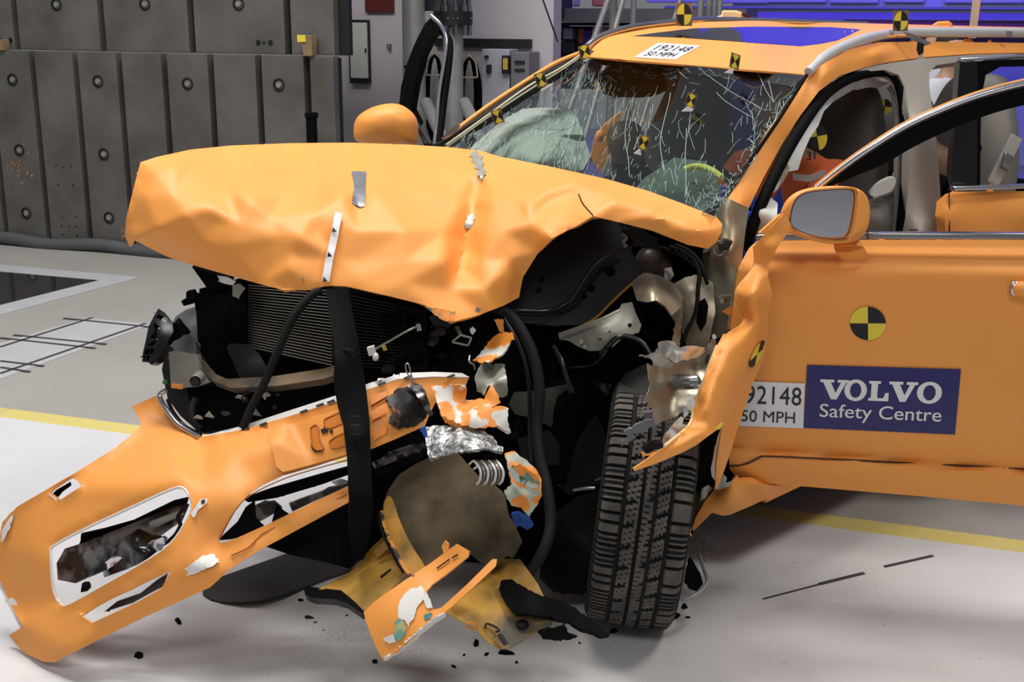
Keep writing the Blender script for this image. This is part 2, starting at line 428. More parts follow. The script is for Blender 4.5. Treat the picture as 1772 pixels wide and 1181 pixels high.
for a, b, w in (((1320, 1038), (1420, 1012), .006), ((1418, 1012), (1495, 993), .014), ((1530, 982), (1614, 963), .012)):
    A, B = G(*a), G(*b); mb.bar(A+Vector((0, 0, .002)), B+Vector((0, 0, .002)), w, .002)
floorpart('trim_3', mb, MARKM)
# dark glass camera pit with a white frame, let into the floor
pit = thing('floor_window', 'dark glass camera pit window with white frame in the floor left of the car', 'floor window', G(60, 500))
q = [(-120, 452), (246, 480), (-140, 572)]
GP = [G(-150, 448), G(243, 481), G(-60, 563), G(-560, 520)]
A = G(243, 481); e1 = (G(0, 459)-A); e2 = (G(0, 546)-A)
P = [A, A+e1*1.3, A+e1*1.3+e2*1.3, A+e2*1.3]
ctr = (P[0]+P[1]+P[2]+P[3])/4
mb = MB()
inn = [p+(ctr-p).normalized()*.28 for p in P]
for i in range(4):
    a, b, c, d = P[i], P[(i+1) % 4], inn[(i+1) % 4], inn[i]
    mb.prism([p+Vector((0, 0, .001)) for p in (a, b, c, d)], Vector((0, 0, .004)))
mb.build('frame', [PALE], pit, smooth=False)
mb = MB(); mb.prism([p+Vector((0, 0, .0005)) for p in inn], Vector((0, 0, .003))); mb.build('glass', [mat('pit_glass', (40, 38, 40), .06, spec=.8)], pit, smooth=False)
# ---------------------------------------------------------------- steel crash barrier
def wof(px, py, n): return S(px, py, RN(n)(px, py)).dot(WD)
bar = thing('crash_barrier', 'two-tier steel crash test barrier block at the left with slotted plates', 'crash barrier', R(wof(300, 430, 7.9), 7.9, 0))
NL = 7.85; NU = 7.93; ZT = 1.545
xs = [-118, -22, 54, 128.5, 204.5, 282.5, 363, 446, 530, 576]
ws = [wof(x, 97, NL) for x in xs]
def slab(name, w0, w1, z0, z1, n0, n1, m, parent, bev=.004):
    mb = MB(); mb.box(R((w0+w1)/2, (n0+n1)/2, (z0+z1)/2), WD*(w1-w0)/2, ND*(n1-n0)/2, Vector((0, 0, (z1-z0)/2)))
    return mb.build(name, [m], parent, bevel=bev, smooth=False)
for i in range(len(ws)-1): slab('plate', ws[i]+.026, ws[i+1]-(.026 if i < len(ws)-2 else 0), .06, ZT, NL, NL+.10, BLOCKST, bar)
slab('block_core', ws[0], ws[-1]+.004, .02, ZT-.012, NL+.075, NL+.13, BLOCKED, bar)
xu = [-140, 28, 177, 331.5, 498, 584]; wu = [wof(x, 60, NU) for x in xu]
for i in range(len(wu)-1): slab('plate', wu[i]+.028, wu[i+1]-.028, ZT+.008, 3.2, NU, NU+.10, BLOCKST, bar)
slab('block_core', wu[0], wof(596, 40, NU), ZT+.004, 3.2, NU+.075, NU+.13, BLOCKED, bar)
def bolt(px, py, n):
    c = S(px, py, RN(n)(px, py)); mb = MB(); U = Vector((0, 0, 1))
    prof = [(.046, -.004), (.046, .0), (.034, -.001), (.030, .018), (0.0, .018)]
    N = 24; vs = []
    for r, d in prof:
        for j in range(N):
            a = 2*math.pi*j/N; vs.append(c+(WD*math.cos(a)+U*math.sin(a))*r+ND*(d-.004))
    fs = [(k*N+j, k*N+(j+1) % N, (k+1)*N+(j+1) % N, (k+1)*N+j) for k in range(len(prof)-1) for j in range(N)]
    mb.add(vs, fs, 0)
    hexp = [c+(WD*math.cos(j*math.pi/3)+U*math.sin(j*math.pi/3))*.021-ND*.012 for j in range(6)]
    mb.prism(hexp, ND*.02, 1)
    mb.build('bolt', [BLOCKED, GALV], bar, smooth=True)
for p in ((-60, 136), (22, 138), (170, 141), (325, 145), (483, 147), (34, 260), (180, 267), (46, 369), (189, 377)): bolt(*p, NL)
for p in ((98, 8), (251, 7), (413, 7)): bolt(*p, NU)
def dothole(pts, n, r, name):
    mb = MB()
    for px, py in pts:
        c = S(px, py, RN(n)(px, py)); mb.cyl(c-ND*.003, c+ND*.01, r, 10)
    mb.build(name, [INK], bar)
dothole([(447, 74), (468, 74)], NU, .021, 'drill_hole'); dothole([(457, 74)], NU, .011, 'drill_hole')
dothole([(2, 70), (18, 70)], NU, .021, 'drill_hole')
dothole([(97, 287), (110, 290), (123, 288), (101, 320), (126, 321), (106, 374), (131, 375), (107, 391), (120, 392), (132, 392), (108, 406), (134, 408)], NL, .007, 'drill_hole')
# scraped orange paint left on the plates by earlier tests
mb = MB()
for k in range(46):
    if k < 34: px, py = random.gauss(24, 15), random.gauss(285, 34)
    else: px, py = random.gauss(205, 6), random.gauss(412, 3)
    if px < -10 or (k >= 34 and k > 37): continue
    an = random.uniform(.5, 1.6); L = random.uniform(2, 11); w = random.uniform(.6, 1.7)
    if abs(px-70) < 10: continue
    pts = [(px, py), (px+L*math.cos(an)*.6+w, py-L*math.sin(an)*.5), (px+L*math.cos(an), py-L*math.sin(an)), (px+L*.5*math.cos(an)-w, py-L*.5*math.sin(an)-w)]
    vs = [S(a, b, RN(NL-.002)(a, b)) for a, b in pts]; mb.add(vs, [(0, 1, 2, 3)], 0)
mb.build('paint_scrape', [mat('old_orange_scrape', (176, 118, 62), .6, var=.3, scale=20)], bar, smooth=False)
# rubber flap along the foot
mb = MB(); mb.tube([R(w, 7.80+.012*math.sin(w*5), .045+.012*math.sin(w*7)) for w in np.linspace(ws[0], ws[-1], 40)], .05, 10)
mk('foot_flap', mb.v, mb.f, mat('grey_flap', (84, 84, 88), .6, var=.1), bar)
# wooden wedges resting on the ledge
def wedge(px, py, label, sx=1.0):
    c = S(px, py, RN(NL-.015)(px, py)); w = c.dot(WD); z = ZT
    mb = MB(); h = .145*sx; hw = .045*sx
    prof = [(w-.05*sx, z+h), (w-.035*sx, z+h-.035), (w-.02*sx, z+.03), (w-.012*sx, z+.001), (w+.05*sx, z+.001), (w+.055*sx, z+h*.6), (w+.05*sx, z+h)]
    mb.prism([R(a, NL-.03, b) for a, b in prof], ND*.085, 0)
    o = mb.build('wooden_wedge', [WOOD, YELLOW], None, smooth=False, label=label, cat='wedge', bevel=.004)
    m2 = MB(); m2.box(R(w-.022*sx, NL-.034, z+h-.022), WD*.032*sx, ND*.006, Vector((0, 0, .024)), 0); m2.build('yellow_end', [YELLOW], o, smooth=False)
    return o
wedge(530, 97, 'wooden wedge with a yellow tip standing on the barrier ledge above the hood')
wedge(2, 93, 'wooden wedge with a yellow tip on the barrier ledge at the left photo edge', .6)
mb = MB(); c = S(541, 256, RN(NL-.16)(541, 256)); mb.box(c+Vector((0, 0, .06)), WD*.03, ND*.03, Vector((0, 0, .16))); mb.box(c+Vector((0, 0, .23)), WD*.036, ND*.04, Vector((0, 0, .02)))
mb.box(Vector((c.x, c.y, c.z/2-.05)), WD*.028, ND*.028, Vector((0, 0, c.z/2-.05)))
mb.build('steel_post', [BLACK], None, bevel=.008, smooth=False, label='short black post standing against the barrier behind the hood', cat='post')
# ---------------------------------------------------------------- back wall with its fittings
NW = 10.2
wl0 = wof(560, 60, NW); wl1 = wof(958, 30, NW)
slabw = MB(); slabw.box(R((wl0-3+wl1)/2, NW+.12, 3), WD*(wl1-wl0+3)/2, ND*.12, Vector((0, 0, 3))); slabw.build('wall_back', [WALLM], None, smooth=False, kind='structure')
DW = RN(NW-.02)
def onwall(n): return RN(NW-n)
def wbox(mb, x0, y0, x1, y1, d, mi=0, base=0.0):  # box standing d out of the wall, from its two opposite corners in view
    f = RN(NW-base-d); a = S(x0, y0, f(x0, y0)); b = S(x1, y1, f(x1, y1))
    w0, w1 = a.dot(WD), b.dot(WD); z0, z1 = b.z, a.z
    return mb.box(R((w0+w1)/2, NW-base-d/2, (z0+z1)/2), WD*abs(w1-w0)/2, ND*d/2, Vector((0, 0, abs(z1-z0)/2)), mi)
cab = thing('wall_cabinet', 'tall narrow pale cabinet with a black surround on the wall right of the barrier', 'cabinet', S(620, 145, DW(620, 145)))
mb = MB(); wbox(mb, 602, 34, 638, 145, .06); mb.build('surround', [INK], cab, smooth=False)
mb = MB(); wbox(mb, 604, 39, 636.5, 136, .075); mb.build('door', [CABM], cab, bevel=.006, smooth=False)
mb = MB(); wbox(mb, 631, 84, 633, 91, .09); mb.build('lock', [INK], cab, smooth=False)
mb = MB(); wbox(mb, 630, -40, 680, 21, .04); mb.build('red_sign', [RED], None, smooth=False, bevel=.004, label='dark red board on the wall at the top edge of the photo', cat='sign')
mb = MB(); wbox(mb, 668, 76, 674, 85, .05); mb.build('wall_socket', [GREYBOX], None, smooth=False, bevel=.006, label='small grey socket on the wall beside the narrow cabinet', cat='socket')
# black recess with electrical cabinets
mb = MB(); wbox(mb, 752, 66, 918, 83, .05); mb.build('cable_duct', [INK], None, smooth=False, label='long black cable duct running along the wall above the grey switch cabinets', cat='cable duct')
ec = thing('switch_cabinet', 'grey double switch cabinet with black handles below the cable duct', 'cabinet', R(wof(880, 190, NW), NW-.2, .0))
def wcab(x0, x1, y0, d, m, name):
    f = RN(NW-d); a = S(x0, y0, f(x0, y0)); b = S(x1, y0, f(x1, y0)); w0, w1 = a.dot(WD), b.dot(WD)
    mb = MB(); mb.box(R((w0+w1)/2, NW-d/2-.001, a.z/2), WD*(w1-w0)/2, ND*d/2, Vector((0, 0, a.z/2))); return mb.build(name, [m], ec, bevel=.008, smooth=False)
wcab(834, 882, 85, .28, mat('switch_cabinet_paint', (168, 168, 178), .5), 'cabinet_body'); wcab(884, 916, 90, .30, GREYBOX, 'cabinet_body')
for x, y, w, h in ((837, 96, 6, 5), (841, 112, 7, 15)):
    mb = MB(); wbox(mb, x, y, x+w, y+h, .05, 0, .28); mb.build('handle', [INK], ec, bevel=.006, smooth=False)
mb = MB(); wbox(mb, 890, 105, 907, 110, .02, 0, .30); wbox(mb, 890, 119, 907, 123, .02, 0, .30); mb.build('vent', [INK], ec, smooth=False)
mb = MB(); wbox(mb, 868, 96, 880, 128, .05, 0, .285); wbox(mb, 870, 101, 878, 121, .06, 1, .286); mb.build('remote_control', [INK, mat('remote_yellow', (190, 156, 58), .5)], None, bevel=.004, smooth=False, label='yellow and black crane remote control hanging on the switch cabinet', cat='remote control')
# cable coils on wire hooks
def coil(px, py, label):
    f = onwall(.14); root = thing('cable_coil', label, 'cable coil', S(px, py+90, f(px, py+90)))
    for k in range(7):
        mb = MB(); pts = []
        rx = 12+k*1.1+random.uniform(-1, 1); ry = 60+random.uniform(-6, 18); cy = py+10+ry*.9
        for j in range(29):
            a = 2*math.pi*j/28; tw = math.cos(a*.5)
            x = px+rx*math.sin(a)*(1-.55*math.exp(-((a-math.pi)/.9)**2)); y = cy-ry*math.cos(a)
            pts.append(S(x, y, onwall(.10+.012*k)(x, y)))
        mb.tube(pts, .016, 7, caps=False); mb.build('cable_loop', [BLACK], root)
    mb = MB()
    for dx in (-12, 12):
        mb.tube(catmull([S(px+dx*1.2, py+38, onwall(.24)(px+dx*1.2, py+38)), S(px+dx*.9, py+12, onwall(.24)(px+dx*.9, py+12)), S(px, py, onwall(.24)(px, py)), S(px, py+1, onwall(.02)(px, py+1))], 5), .008, 6)
    mb.tube([S(px-14, py+38, onwall(.24)(px-14, py+38)), S(px+14, py+38, onwall(.24)(px+14, py+38))], .008, 6)
    mb.build('hook', [mat('hook_paint%d' % px, (186, 180, 148), .5)], root)
coil(812, 96, 'coil of black cable on a pale wire hook left of the switch cabinet')
coil(752, 92, 'coil of black cable on a pale hook seen inside the open door frame')
mb = MB(); wbox(mb, 810, 51, 814, 55, .02); mb.build('wall_switch', [RED], None, smooth=False, label='tiny red and white switch on the wall above the cable duct', cat='switch')
mb = MB(); wbox(mb, 926, 91, 931, 97, .05); mb.build('junction_box', [GREYBOX], None, smooth=False, bevel=.01, label='small grey junction box on the wall right of the switch cabinet', cat='junction box')
# ---------------------------------------------------------------- steel pipes with flanges and braces
def pipe(px, r, n, label, flange):
    c = S(px, 60, RN(n)(px, 60)); w = c.dot(WD)
    root = thing('steel_pipe', label, 'pipe', R(w, n, 0))
    mb = MB()
    if flange:
        zf = S(px, 32, RN(n)(px, 32)).z
        mb.cyl(R(w, n, 0), R(w, n, zf-.06), r, 32); mb.build('column', [GALV], root)
        for k in (0, 1):
            mb = MB(); mb.cyl(R(w, n, zf-.05+.056*k), R(w, n, zf+.0+.056*k), r*1.95, 36); mb.build('flange', [DARK], root)
        mb = MB(); mb.cyl(R(w, n, zf+.056), R(w, n, 4.5), r*1.0, 32); mb.build('upper_column', [mat('dark_upper_pipe', (58, 60, 68), .5, .3)], root)
        for k in range(10):
            a = 2*math.pi*(k+.3)/10; o = WD*math.cos(a)*r*1.6+ND*math.sin(a)*r*1.6
            mb = MB(); p = R(w, n, 0)+o; mb.tube([p+Vector((0, 0, zf+h)) for h in (-.13, -.05, -.049, .049, .05, .10, .101, .15)], [.024, .024, .013, .013, .024, .024, .013, .013], 8)
            mb.build('flange_bolt', [CHROMED], root)
    else:
        mb.cyl(R(w, n, 0), R(w, n, 4.5), r, 32); mb.build('column', [GALV], root)
    return root, w
pA, wA = pipe(716, .094, 9.3, 'plain pale steel pipe column standing right of the wall cabinet', False)
pB, wB = pipe(784, .082, 9.3, 'bolted flanged steel pipe column behind the open passenger door frame', True)
mb = MB(); mb.box(R(wB-.14, 9.5, 1.92), WD*.21, ND*.03, Vector((0, 0, .5))); mb.v = [v+Vector((0, 0, .45)) for v in mb.v]; mb.build('support_plate', [mat('plate_dark', (50, 54, 66), .5, .3)], pB, smooth=False)
for px, root in ((737, pA), (804, pB)):
    a = S(px, 178, RN(9.1)(px, 178)); b = S(px+34, 250, RN(8.6)(px+34, 250)); d = (b-a); b2 = a+d*(a.z/(a.z-b.z))
    mb = MB(); mb.cyl(a, b2, .05, 16); mb.build('brace', [GALV], root)
# ---------------------------------------------------------------- blue-lit far hall
NF = 17.0
fb = MB(); fb.box(R(7, NF+.1, 5), WD*9.5, ND*.1, Vector((0, 0, 5))); fb.build('wall_far', [BLUEWALL], None, smooth=False, kind='structure')
def fbox(mb, x0, y0, x1, y1, n, d, mi=0):
    f = RN(n); a = S(x0, y0, f(x0, y0)); b = S(x1, y1, f(x1, y1)); w0, w1 = a.dot(WD), b.dot(WD)
    return mb.box(R((w0+w1)/2, n+d/2, (a.z+b.z)/2), WD*abs(w1-w0)/2, ND*d/2, Vector((0, 0, abs(a.z-b.z)/2)), mi)
for i, (x0, x1) in enumerate(((1120, 1232), (1236, 1330), (1322, 1430), (1440, 1520), (1535, 1600), (1640, 1772), (1780, 1900))):
    mb = MB(); fbox(mb, x0, -60, x1, 5+(i % 2), NF-.08, .08); mb.build('wall_panel', [BLUEWALL], None, smooth=False, bevel=.02, label='blue-lit flat panel high on the far wall behind the car roof', cat='panel', group='blue panels on the far wall')
mb = MB(); fbox(mb, 1150, 10, 1900, 24, NF-.3, .15); fbox(mb, 1150, 14, 1900, 17, NF-.34, .05); mb.build('cable_tray', [mat('tray_paint', (120, 120, 150), .5)], None, smooth=False, label='long cable tray along the blue far wall', cat='cable tray')
mb = MB(); mb.cyl(S(1480, 43, RN(15)(1480, 43)), S(1900, 52, RN(15)(1900, 52)), .05, 12); mb.build('red_rail', [RED], None, label='dark red rail crossing the far hall behind the roof antenna', cat='rail')
mb = MB(); fbox(mb, 1460, 34, 1900, 80, 15.4, .4); mb.build('dark_barrier', [mat('dark_far_board', (40, 16, 22), .7)], None, smooth=False, label='low dark board in the far hall behind the roof rails', cat='board')
# gallery
gal = thing('gallery', 'grey steel gallery with a machine and dark undercroft behind the car roof', 'gallery', R(wof(1050, 45, 12.5), 12.5, 0))
mb = MB(); fbox(mb, 960, 14, 1290, 41, 12.4, .9); mb.build('deck_beam', [mat('deck_grey', (104, 102, 102), .6, var=.08)], gal, smooth=False)
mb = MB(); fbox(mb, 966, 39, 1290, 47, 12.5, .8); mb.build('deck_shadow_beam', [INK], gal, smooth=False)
mb = MB(); fbox(mb, 952, -60, 972, 32, 12.3, .4); mb.build('dark_column', [mat('dark_violet_column', (44, 40, 56), .6)], gal, smooth=False)
mb = MB(); fbox(mb, 968, 45, 1230, 160, 13.2, .1); mb.build('back_panel', [mat('undercroft_dark', (36, 30, 46), .7)], gal, smooth=False)
for x0, y0, x1, y1, col in ((955, 70, 968, 88, (120, 116, 120)), (971, 72, 993, 92, (40, 40, 44)), (966, 42, 974, 56, (60, 56, 66)), (974, 48, 990, 68, (150, 144, 160)), (1024, 46, 1043, 66, (196, 150, 176)), (1000, 48, 1012, 76, (150, 80, 40)), (1004, 50, 1023, 80, (50, 36, 120))):
    mb = MB(); fbox(mb, x0, y0, x1, y1, 12.7, .3); mb.build('equipment_box', [mat('equip%d' % x0, col, .6)], gal, bevel=.02, smooth=False)
for x0, y0, x1, y1, col in ((964, -30, 992, 11, (196, 190, 206)), (1024, -20, 1046, 11, (196, 110, 120))):
    mb = MB(); fbox(mb, x0, y0, x1, y1, 12.7, .3); mb.build('control_panel', [mat('ctl%d' % x0, col, .6)], gal, bevel=.02, smooth=False)
# scaffold tubes
def tubething(a, b, n1, n2, r, label, ext=True):
    A = S(*a, RN(n1)(*a)); B = S(*b, RN(n2)(*b)); d = B-A
    if ext and A.z-B.z > .05: B = A+d*(A.z/(A.z-B.z))
    A = A-d*.6
    mb = MB(); mb.cyl(A, B, r, 14); return mb.build('scaffold_tube', [GALV], None, label=label, cat='tube')
tubething((1052, 0), (1030, 62), 10.6, 10.4, .028, 'leaning steel tube nearest the wall, in front of the gallery beam')
tubething((1062, 0), (1060, 56), 10.8, 10.8, .034, 'upright steel tube between two leaning tubes before the gallery')
tubething((1078, 0), (1064, 50), 10.6, 10.5, .026, 'leaning steel tube right of the upright one before the gallery')
tubething((1097, 0), (1095, 46), 10.8, 10.8, .026, 'upright steel tube alone in the middle of the gallery front')
tubething((1177, 0), (1165, 38), 10.8, 10.7, .022, 'thin leaning tube just left of the large roof target')
tubething((1213, 0), (1211, 34), 11.2, 11.2, .032, 'upright tube just right of the large roof target')
tubething((1227, 0), (1226, 30), 11.5, 11.5, .028, 'second upright tube right of the large roof target')
tubething((1237, 0), (1236, 20), 12.1, 12.1, .022, 'third and thinner upright tube right of the large roof target')
tubething((1246, 0), (1245, 28), 11.2, 11.2, .026, 'rightmost upright tube, before the roof box')
a = S(1697, -60, 6.6); b = S(1684, 52, 6.6)
mb = MB(); mb.bar(a, S(1682, 66, 6.6), .065, .02); mb.build('upright_board', [mat('pale_board', (196, 170, 150), .6)], None, smooth=False, label='pale upright lath rising behind the car roof at the right', cat='lath')
mb = MB(); mb.tube([S(936, -10, RN(9.9)(936, -10)), S(965, 72, RN(9.9)(965, 72))], .008, 6); mb.build('hanging_cable', [INK], None, label='thin dark cable hanging against the wall end', cat='cable')
# onlookers far behind, seen through the car
def person(name, base, yaw, label, shirt, trousers):
    mb = MB()
    ca, sa = math.cos(yaw), math.sin(yaw)
    def W(x, y, z): return Vector(base)+Vector((x*ca-y*sa, x*sa+y*ca, z))
    J = {'pelvis': (0, 0, .95, .15), 'waist': (0, .01, 1.08, .14), 'chest': (0, .0, 1.32, .165), 'neck0': (0, 0, 1.47, .075), 'neck': (0, .01, 1.53, .055), 'head': (0, .02, 1.62, .085), 'top': (0, .02, 1.73, .07)}
    for s, k in ((-1, 'l'), (1, 'r')):
        J[k+'hip'] = (s*.10, 0, .88, .095); J[k+'kn'] = (s*.11, .02, .50, .062); J[k+'an'] = (s*.12, -.01, .09, .042); J[k+'toe'] = (s*.13, .16, .04, .035)
        J[k+'sh'] = (s*.18, 0, 1.40, .06); J[k+'el'] = (s*.26, -.02, 1.12, .042); J[k+'wr'] = (s*.22, .17, 1.02, .03); J[k+'hd'] = (s*.19, .24, 1.02, .034)
    E = [('pelvis', 'waist'), ('waist', 'chest'), ('chest', 'neck0'), ('neck0', 'neck'), ('neck', 'head'), ('head', 'top')]
    for k in 'lr': E += [('pelvis', k+'hip'), (k+'hip', k+'kn'), (k+'kn', k+'an'), (k+'an', k+'toe'), ('chest', k+'sh'), (k+'sh', k+'el'), (k+'el', k+'wr'), (k+'wr', k+'hd')]
    return skinfig(name, {k: (W(*v[:3]), v[3]) for k, v in J.items()}, E, 'pelvis', label, 'person', Vector(base), lambda z: trousers if z < .98 else (shirt if z < 1.47 else SKIN), [trousers, shirt, SKIN])
def skinfig(name, J, E, root, label, cat, origin, pick, mats):
    keys = list(J); me = bpy.data.meshes.new(name)
    me.from_pydata([tuple(J[k][0]-origin) for k in keys], [(keys.index(a), keys.index(b)) for a, b in E], [])
    o = bpy.data.objects.new(name, me); COL.objects.link(o); o.location = origin
    sm = o.modifiers.new('skin', 'SKIN'); sm.use_smooth_shade = True
    for i, k in enumerate(keys):
        r = J[k][1]; me.skin_vertices[0].data[i].radius = (r, r); me.skin_vertices[0].data[i].use_root = (k == root)
    o.modifiers.new('sub', 'SUBSURF').levels = 2; o.modifiers['sub'].render_levels = 2
    bpy.context.view_layer.update(); dg = bpy.context.evaluated_depsgraph_get()
    m2 = bpy.data.meshes.new_from_object(o.evaluated_get(dg)); o.modifiers.clear(); o.data = m2; bpy.data.meshes.remove(me)
    m2.materials.clear()
    for m in mats: m2.materials.append(m)
    for p in m2.polygons:
        p.use_smooth = True; z = p.center.z+origin.z
        p.material_index = mats.index(pick(z))
    ORG[o] = origin
    return finish(o, None, label, cat)
WSH = mat('white_shirt', (236, 226, 240), .8); DTR = mat('dark_trousers', (34, 24, 40), .8); HAIRM = mat('dark_hair', (40, 30, 26), .7)
def onlooker(px, n, yaw, label, shirt, trousers):
    c = S(px, 150, RN(n)(px, 150)); o = person('person', (c.x, c.y, 0), yaw, label, shirt, trousers)
    mb = MB(); ca, sa = math.cos(yaw), math.sin(yaw); hc = Vector((c.x-.0*ca, c.y, 1.68)); mb.ball(hc-Vector((-sa*.0, ca*.03, -.02)), .09, .1, .095, 14); mb.build('hair', [HAIRM], o)
    mb = MB()
    for s in (-1, 1):
        mb.ball(Vector((c.x, c.y, 1.655))+Vector((s*.033*ca-.1*sa, s*.033*sa+.1*ca, 0)), .011, .011, .011, 8)
    mb.ball(Vector((c.x, c.y, 1.615))+Vector((-.115*sa, .115*ca, 0)), .014, .018, .02, 8); mb.build('face_feature', [HAIRM], o)
onlooker(1608, 10.2, 2.6, 'person in a white shirt standing behind the car, seen left of the rear window', WSH, DTR)
onlooker(1640, 8.3, 3.4, 'person in a white shirt standing behind the car, nearest the rear door pillar', WSH, DTR)
# ================================================================ the crashed car
car = thing('car', 'wrecked orange estate SUV after a crash test, front crushed, doors open', 'car', C(0, 0, 0))
def circ(x, y, r, n=14, ry=None): return [(x+r*math.cos(2*math.pi*i/n), y+(ry or r)*math.sin(2*math.pi*i/n)) for i in range(n)]
# --- body shell that carries the panels
def cbox(name, x0, x1, y0, y1, z0, z1, m, parent=car, bev=.01):
    mb = MB(); mb.box(C((x0+x1)/2, (y0+y1)/2, (z0+z1)/2), CF*(x1-x0)/2, CL*(y1-y0)/2, Vector((0, 0, (z1-z0)/2))); return mb.build(name, [m], parent, bevel=bev, smooth=False)
cbox('underbody', -4.0, -.75, -.78, .74, .22, .36, CHAR)
cbox('firewall', -.72, -.62, -.72, .62, .3, 1.12, CHAR)
cbox('engine_block', -.52, .02, -.45, .30, .35, .92, CHAR, bev=.06)
cbox('gearbox', -.45, -.12, .26, .5, .38, .70, CHAR, bev=.05)
cbox('passenger_side_wall', -4.0, -.75, -.84, -.76, .30, .92, CHAR)
cbox('tailgate', -4.05, -3.95, -.78, .78, .3, 1.0, CHAR)
cbox('driver_sill', -4.0, -.80, .66, .80, .24, .46, ORANGE)
wsD = rbf([(1397, 131, 4.25), (1003, 100, 5.11), (1200, 114, 4.60), (1240, 362, 3.60), (760, 250, 4.62), (1000, 345, 3.98), (1320, 240, 3.92), (880, 170, 4.86), (1100, 220, 4.36)])
# --- roof
roofD = rbf([(1003, 97, 5.11), (1397, 128, 4.25), (1200, 112, 4.66), (1600, 60, 5.0), (1480, 76, 4.53), (1900, 62, yc(-3.6, .62)), (1900, 50, yc(-4, -.2)), (1640, 44, 6.2), (1440, 39, 6.25), (1300, 36, 5.99), (1200, 38, 5.73), (1080, 53, 5.35), (1040, 66, 5.2), (1300, 62, 5.3), (1250, 90, 4.95)])
roof_ol = [(1003, 97), (1100, 105), (1200, 113), (1300, 121), (1397, 129), (1410, 116), (1440, 92), (1480, 75), (1530, 63), (1600, 59), (1900, 62), (1900, 50), (1772, 47), (1640, 44), (1440, 39), (1300, 36), (1200, 38), (1140, 44), (1080, 53), (1040, 66), (1012, 85)]
roof = panel('roof', roof_ol, roofD, [ORANGE], car, step=14, thick=.007)
panel('sunroof', [(1095, 62), (1140, 56), (1200, 49), (1300, 46), (1440, 47), (1490, 51), (1478, 57), (1450, 70), (1420, 76), (1385, 80), (1330, 76), (1250, 70), (1180, 65)], roofD, [SUNGLASS], roof, step=12, thick=.004, off=.010)
st = MB(); V, F = grid(24, 12); qs = [(1097, 99), (1169, 103), (1212, 79), (1139, 74)]
letter(st, V, F, qs, roofD, .014, 0); V, F = textmesh('192148', 0, 1.1); letter(st, V, F, qs, roofD, .026, 1, (.12, .55, .93, .90)); V, F = textmesh('50 MPH'); letter(st, V, F, qs, roofD, .026, 1, (.13, .15, .82, .45))
st.build('test_number_sticker', [WHITE, INK], roof, smooth=False, recalc=False)
pxtube([(1010, 86, 5.05), (1035, 66, 5.15), (1080, 50, 5.3), (1130, 42, 5.5), (1180, 37, 5.65), (1240, 34, 5.9), (1330, 36, 6.15), (1500, 42, 6.5)], .014).build('roof_rail', [CHROME], car)
pxtube([(1399, 125, 4.2), (1420, 105, 4.28), (1450, 86, 4.4), (1490, 70, 4.55), (1530, 61, 4.75), (1575, 57, 4.92), (1640, 56, 5.05), (1772, 57, 5.35), (1900, 60, 5.7)], [.016]*6+[.02]*43, k=6, n=12).build('roof_rail', [mat('rail_aluminium', (206, 206, 208), .4, .35)], car)
panel('tape_strip', [(1562, 55), (1578, 58), (1612, 75), (1600, 80), (1575, 67)], 4.72, [TAPE], car, thick=.001)
panel('tape_strip', [(1588, 72), (1599, 76), (1598, 92), (1590, 96), (1586, 86)], 4.66, [DKGREY], car, thick=.002)
panel('tape_strip', [(1740, 54), (1752, 54), (1752, 64), (1742, 64)], 5.2, [TAPE], car, thick=.001)
panel('tape_strip', [(1004, 92), (1020, 84), (1034, 92), (1006, 103)], 4.98, [TAPE], car, thick=.001)
panel('tape_strip', [(762, 240), (785, 218), (797, 216), (790, 228), (768, 240)], 4.5, [TAPE], car, thick=.001)
# antenna fin and roof box
mb = MB()
fin = [(1607, 51), (1614, 42), (1622, 37), (1640, 36), (1646, 40), (1649, 52)]
mb.prism([S(x, y, 6.15) for x, y in fin], Vector((.03, .07, 0))); mb.build('antenna_fin', [ORANGE], car, bevel=.012, seg=3)
mb = MB(); rb = [(1239, 36), (1240, 28), (1248, 27), (1249, 18), (1272, 18), (1284, 22), (1286, 34), (1276, 37)]
mb.prism([S(x, y, 6.05) for x, y in rb], Vector((.04, .16, 0))); rbx = mb.build('roof_box', [mat('pale_orange_box', (240, 196, 140), .4)], car, bevel=.008)
mb = MB(); mb.tube(catmull([S(1284, 24, 6.05), S(1296, 30, 6.08), S(1302, 36, 6.1)], 4), .008, 8); mb.build('cable', [RED], car)
# --- pillars and door frame
panel('windscreen_pillar', [(1398, 128), (1430, 107), (1470, 85), (1520, 73), (1600, 72), (1900, 76), (1900, 93), (1772, 91), (1680, 93), (1600, 99), (1540, 107), (1499, 116), (1453, 131), (1417, 158), (1385, 200), (1353, 250), (1320, 310), (1296, 360), (1255, 342), (1300, 278), (1350, 205)],
      [(1255, 342, 3.70), (1296, 360, 3.70), (1277, 352, 3.655), (1300, 278, 3.83), (1353, 250, 3.96), (1328, 265, 3.87), (1350, 205, 4.0), (1398, 128, 4.24), (1453, 131, 4.30), (1430, 125, 4.21), (1520, 74, 4.66), (1520, 92, 4.52), (1520, 112, 4.55), (1600, 85, 4.9), (1772, 83, 5.3), (1900, 84, 5.7)], [ORANGE], car, step=11, thick=.03)
pxtube([(1254, 345, 3.69), (1300, 276, 3.82), (1350, 203, 3.99), (1398, 127, 4.22)], .006).build('windscreen_seal', [BLACK], car)
panel('windscreen_pillar', [(1003, 98), (1010, 92), (960, 122), (900, 158), (830, 205), (760, 248), (745, 252), (780, 236), (840, 190), (900, 150), (960, 113)], [(1003, 98, 5.1), (900, 155, 4.85), (760, 248, 4.62), (745, 252, 4.66), (840, 190, 4.8)], [DKGREY], car, step=12, thick=.04)
pxtube([(1003, 92, 5.08), (960, 110, 5.0), (900, 147, 4.9), (840, 187, 4.8), (770, 240, 4.68)], .009).build('pillar_edge', [ORANGE], car)
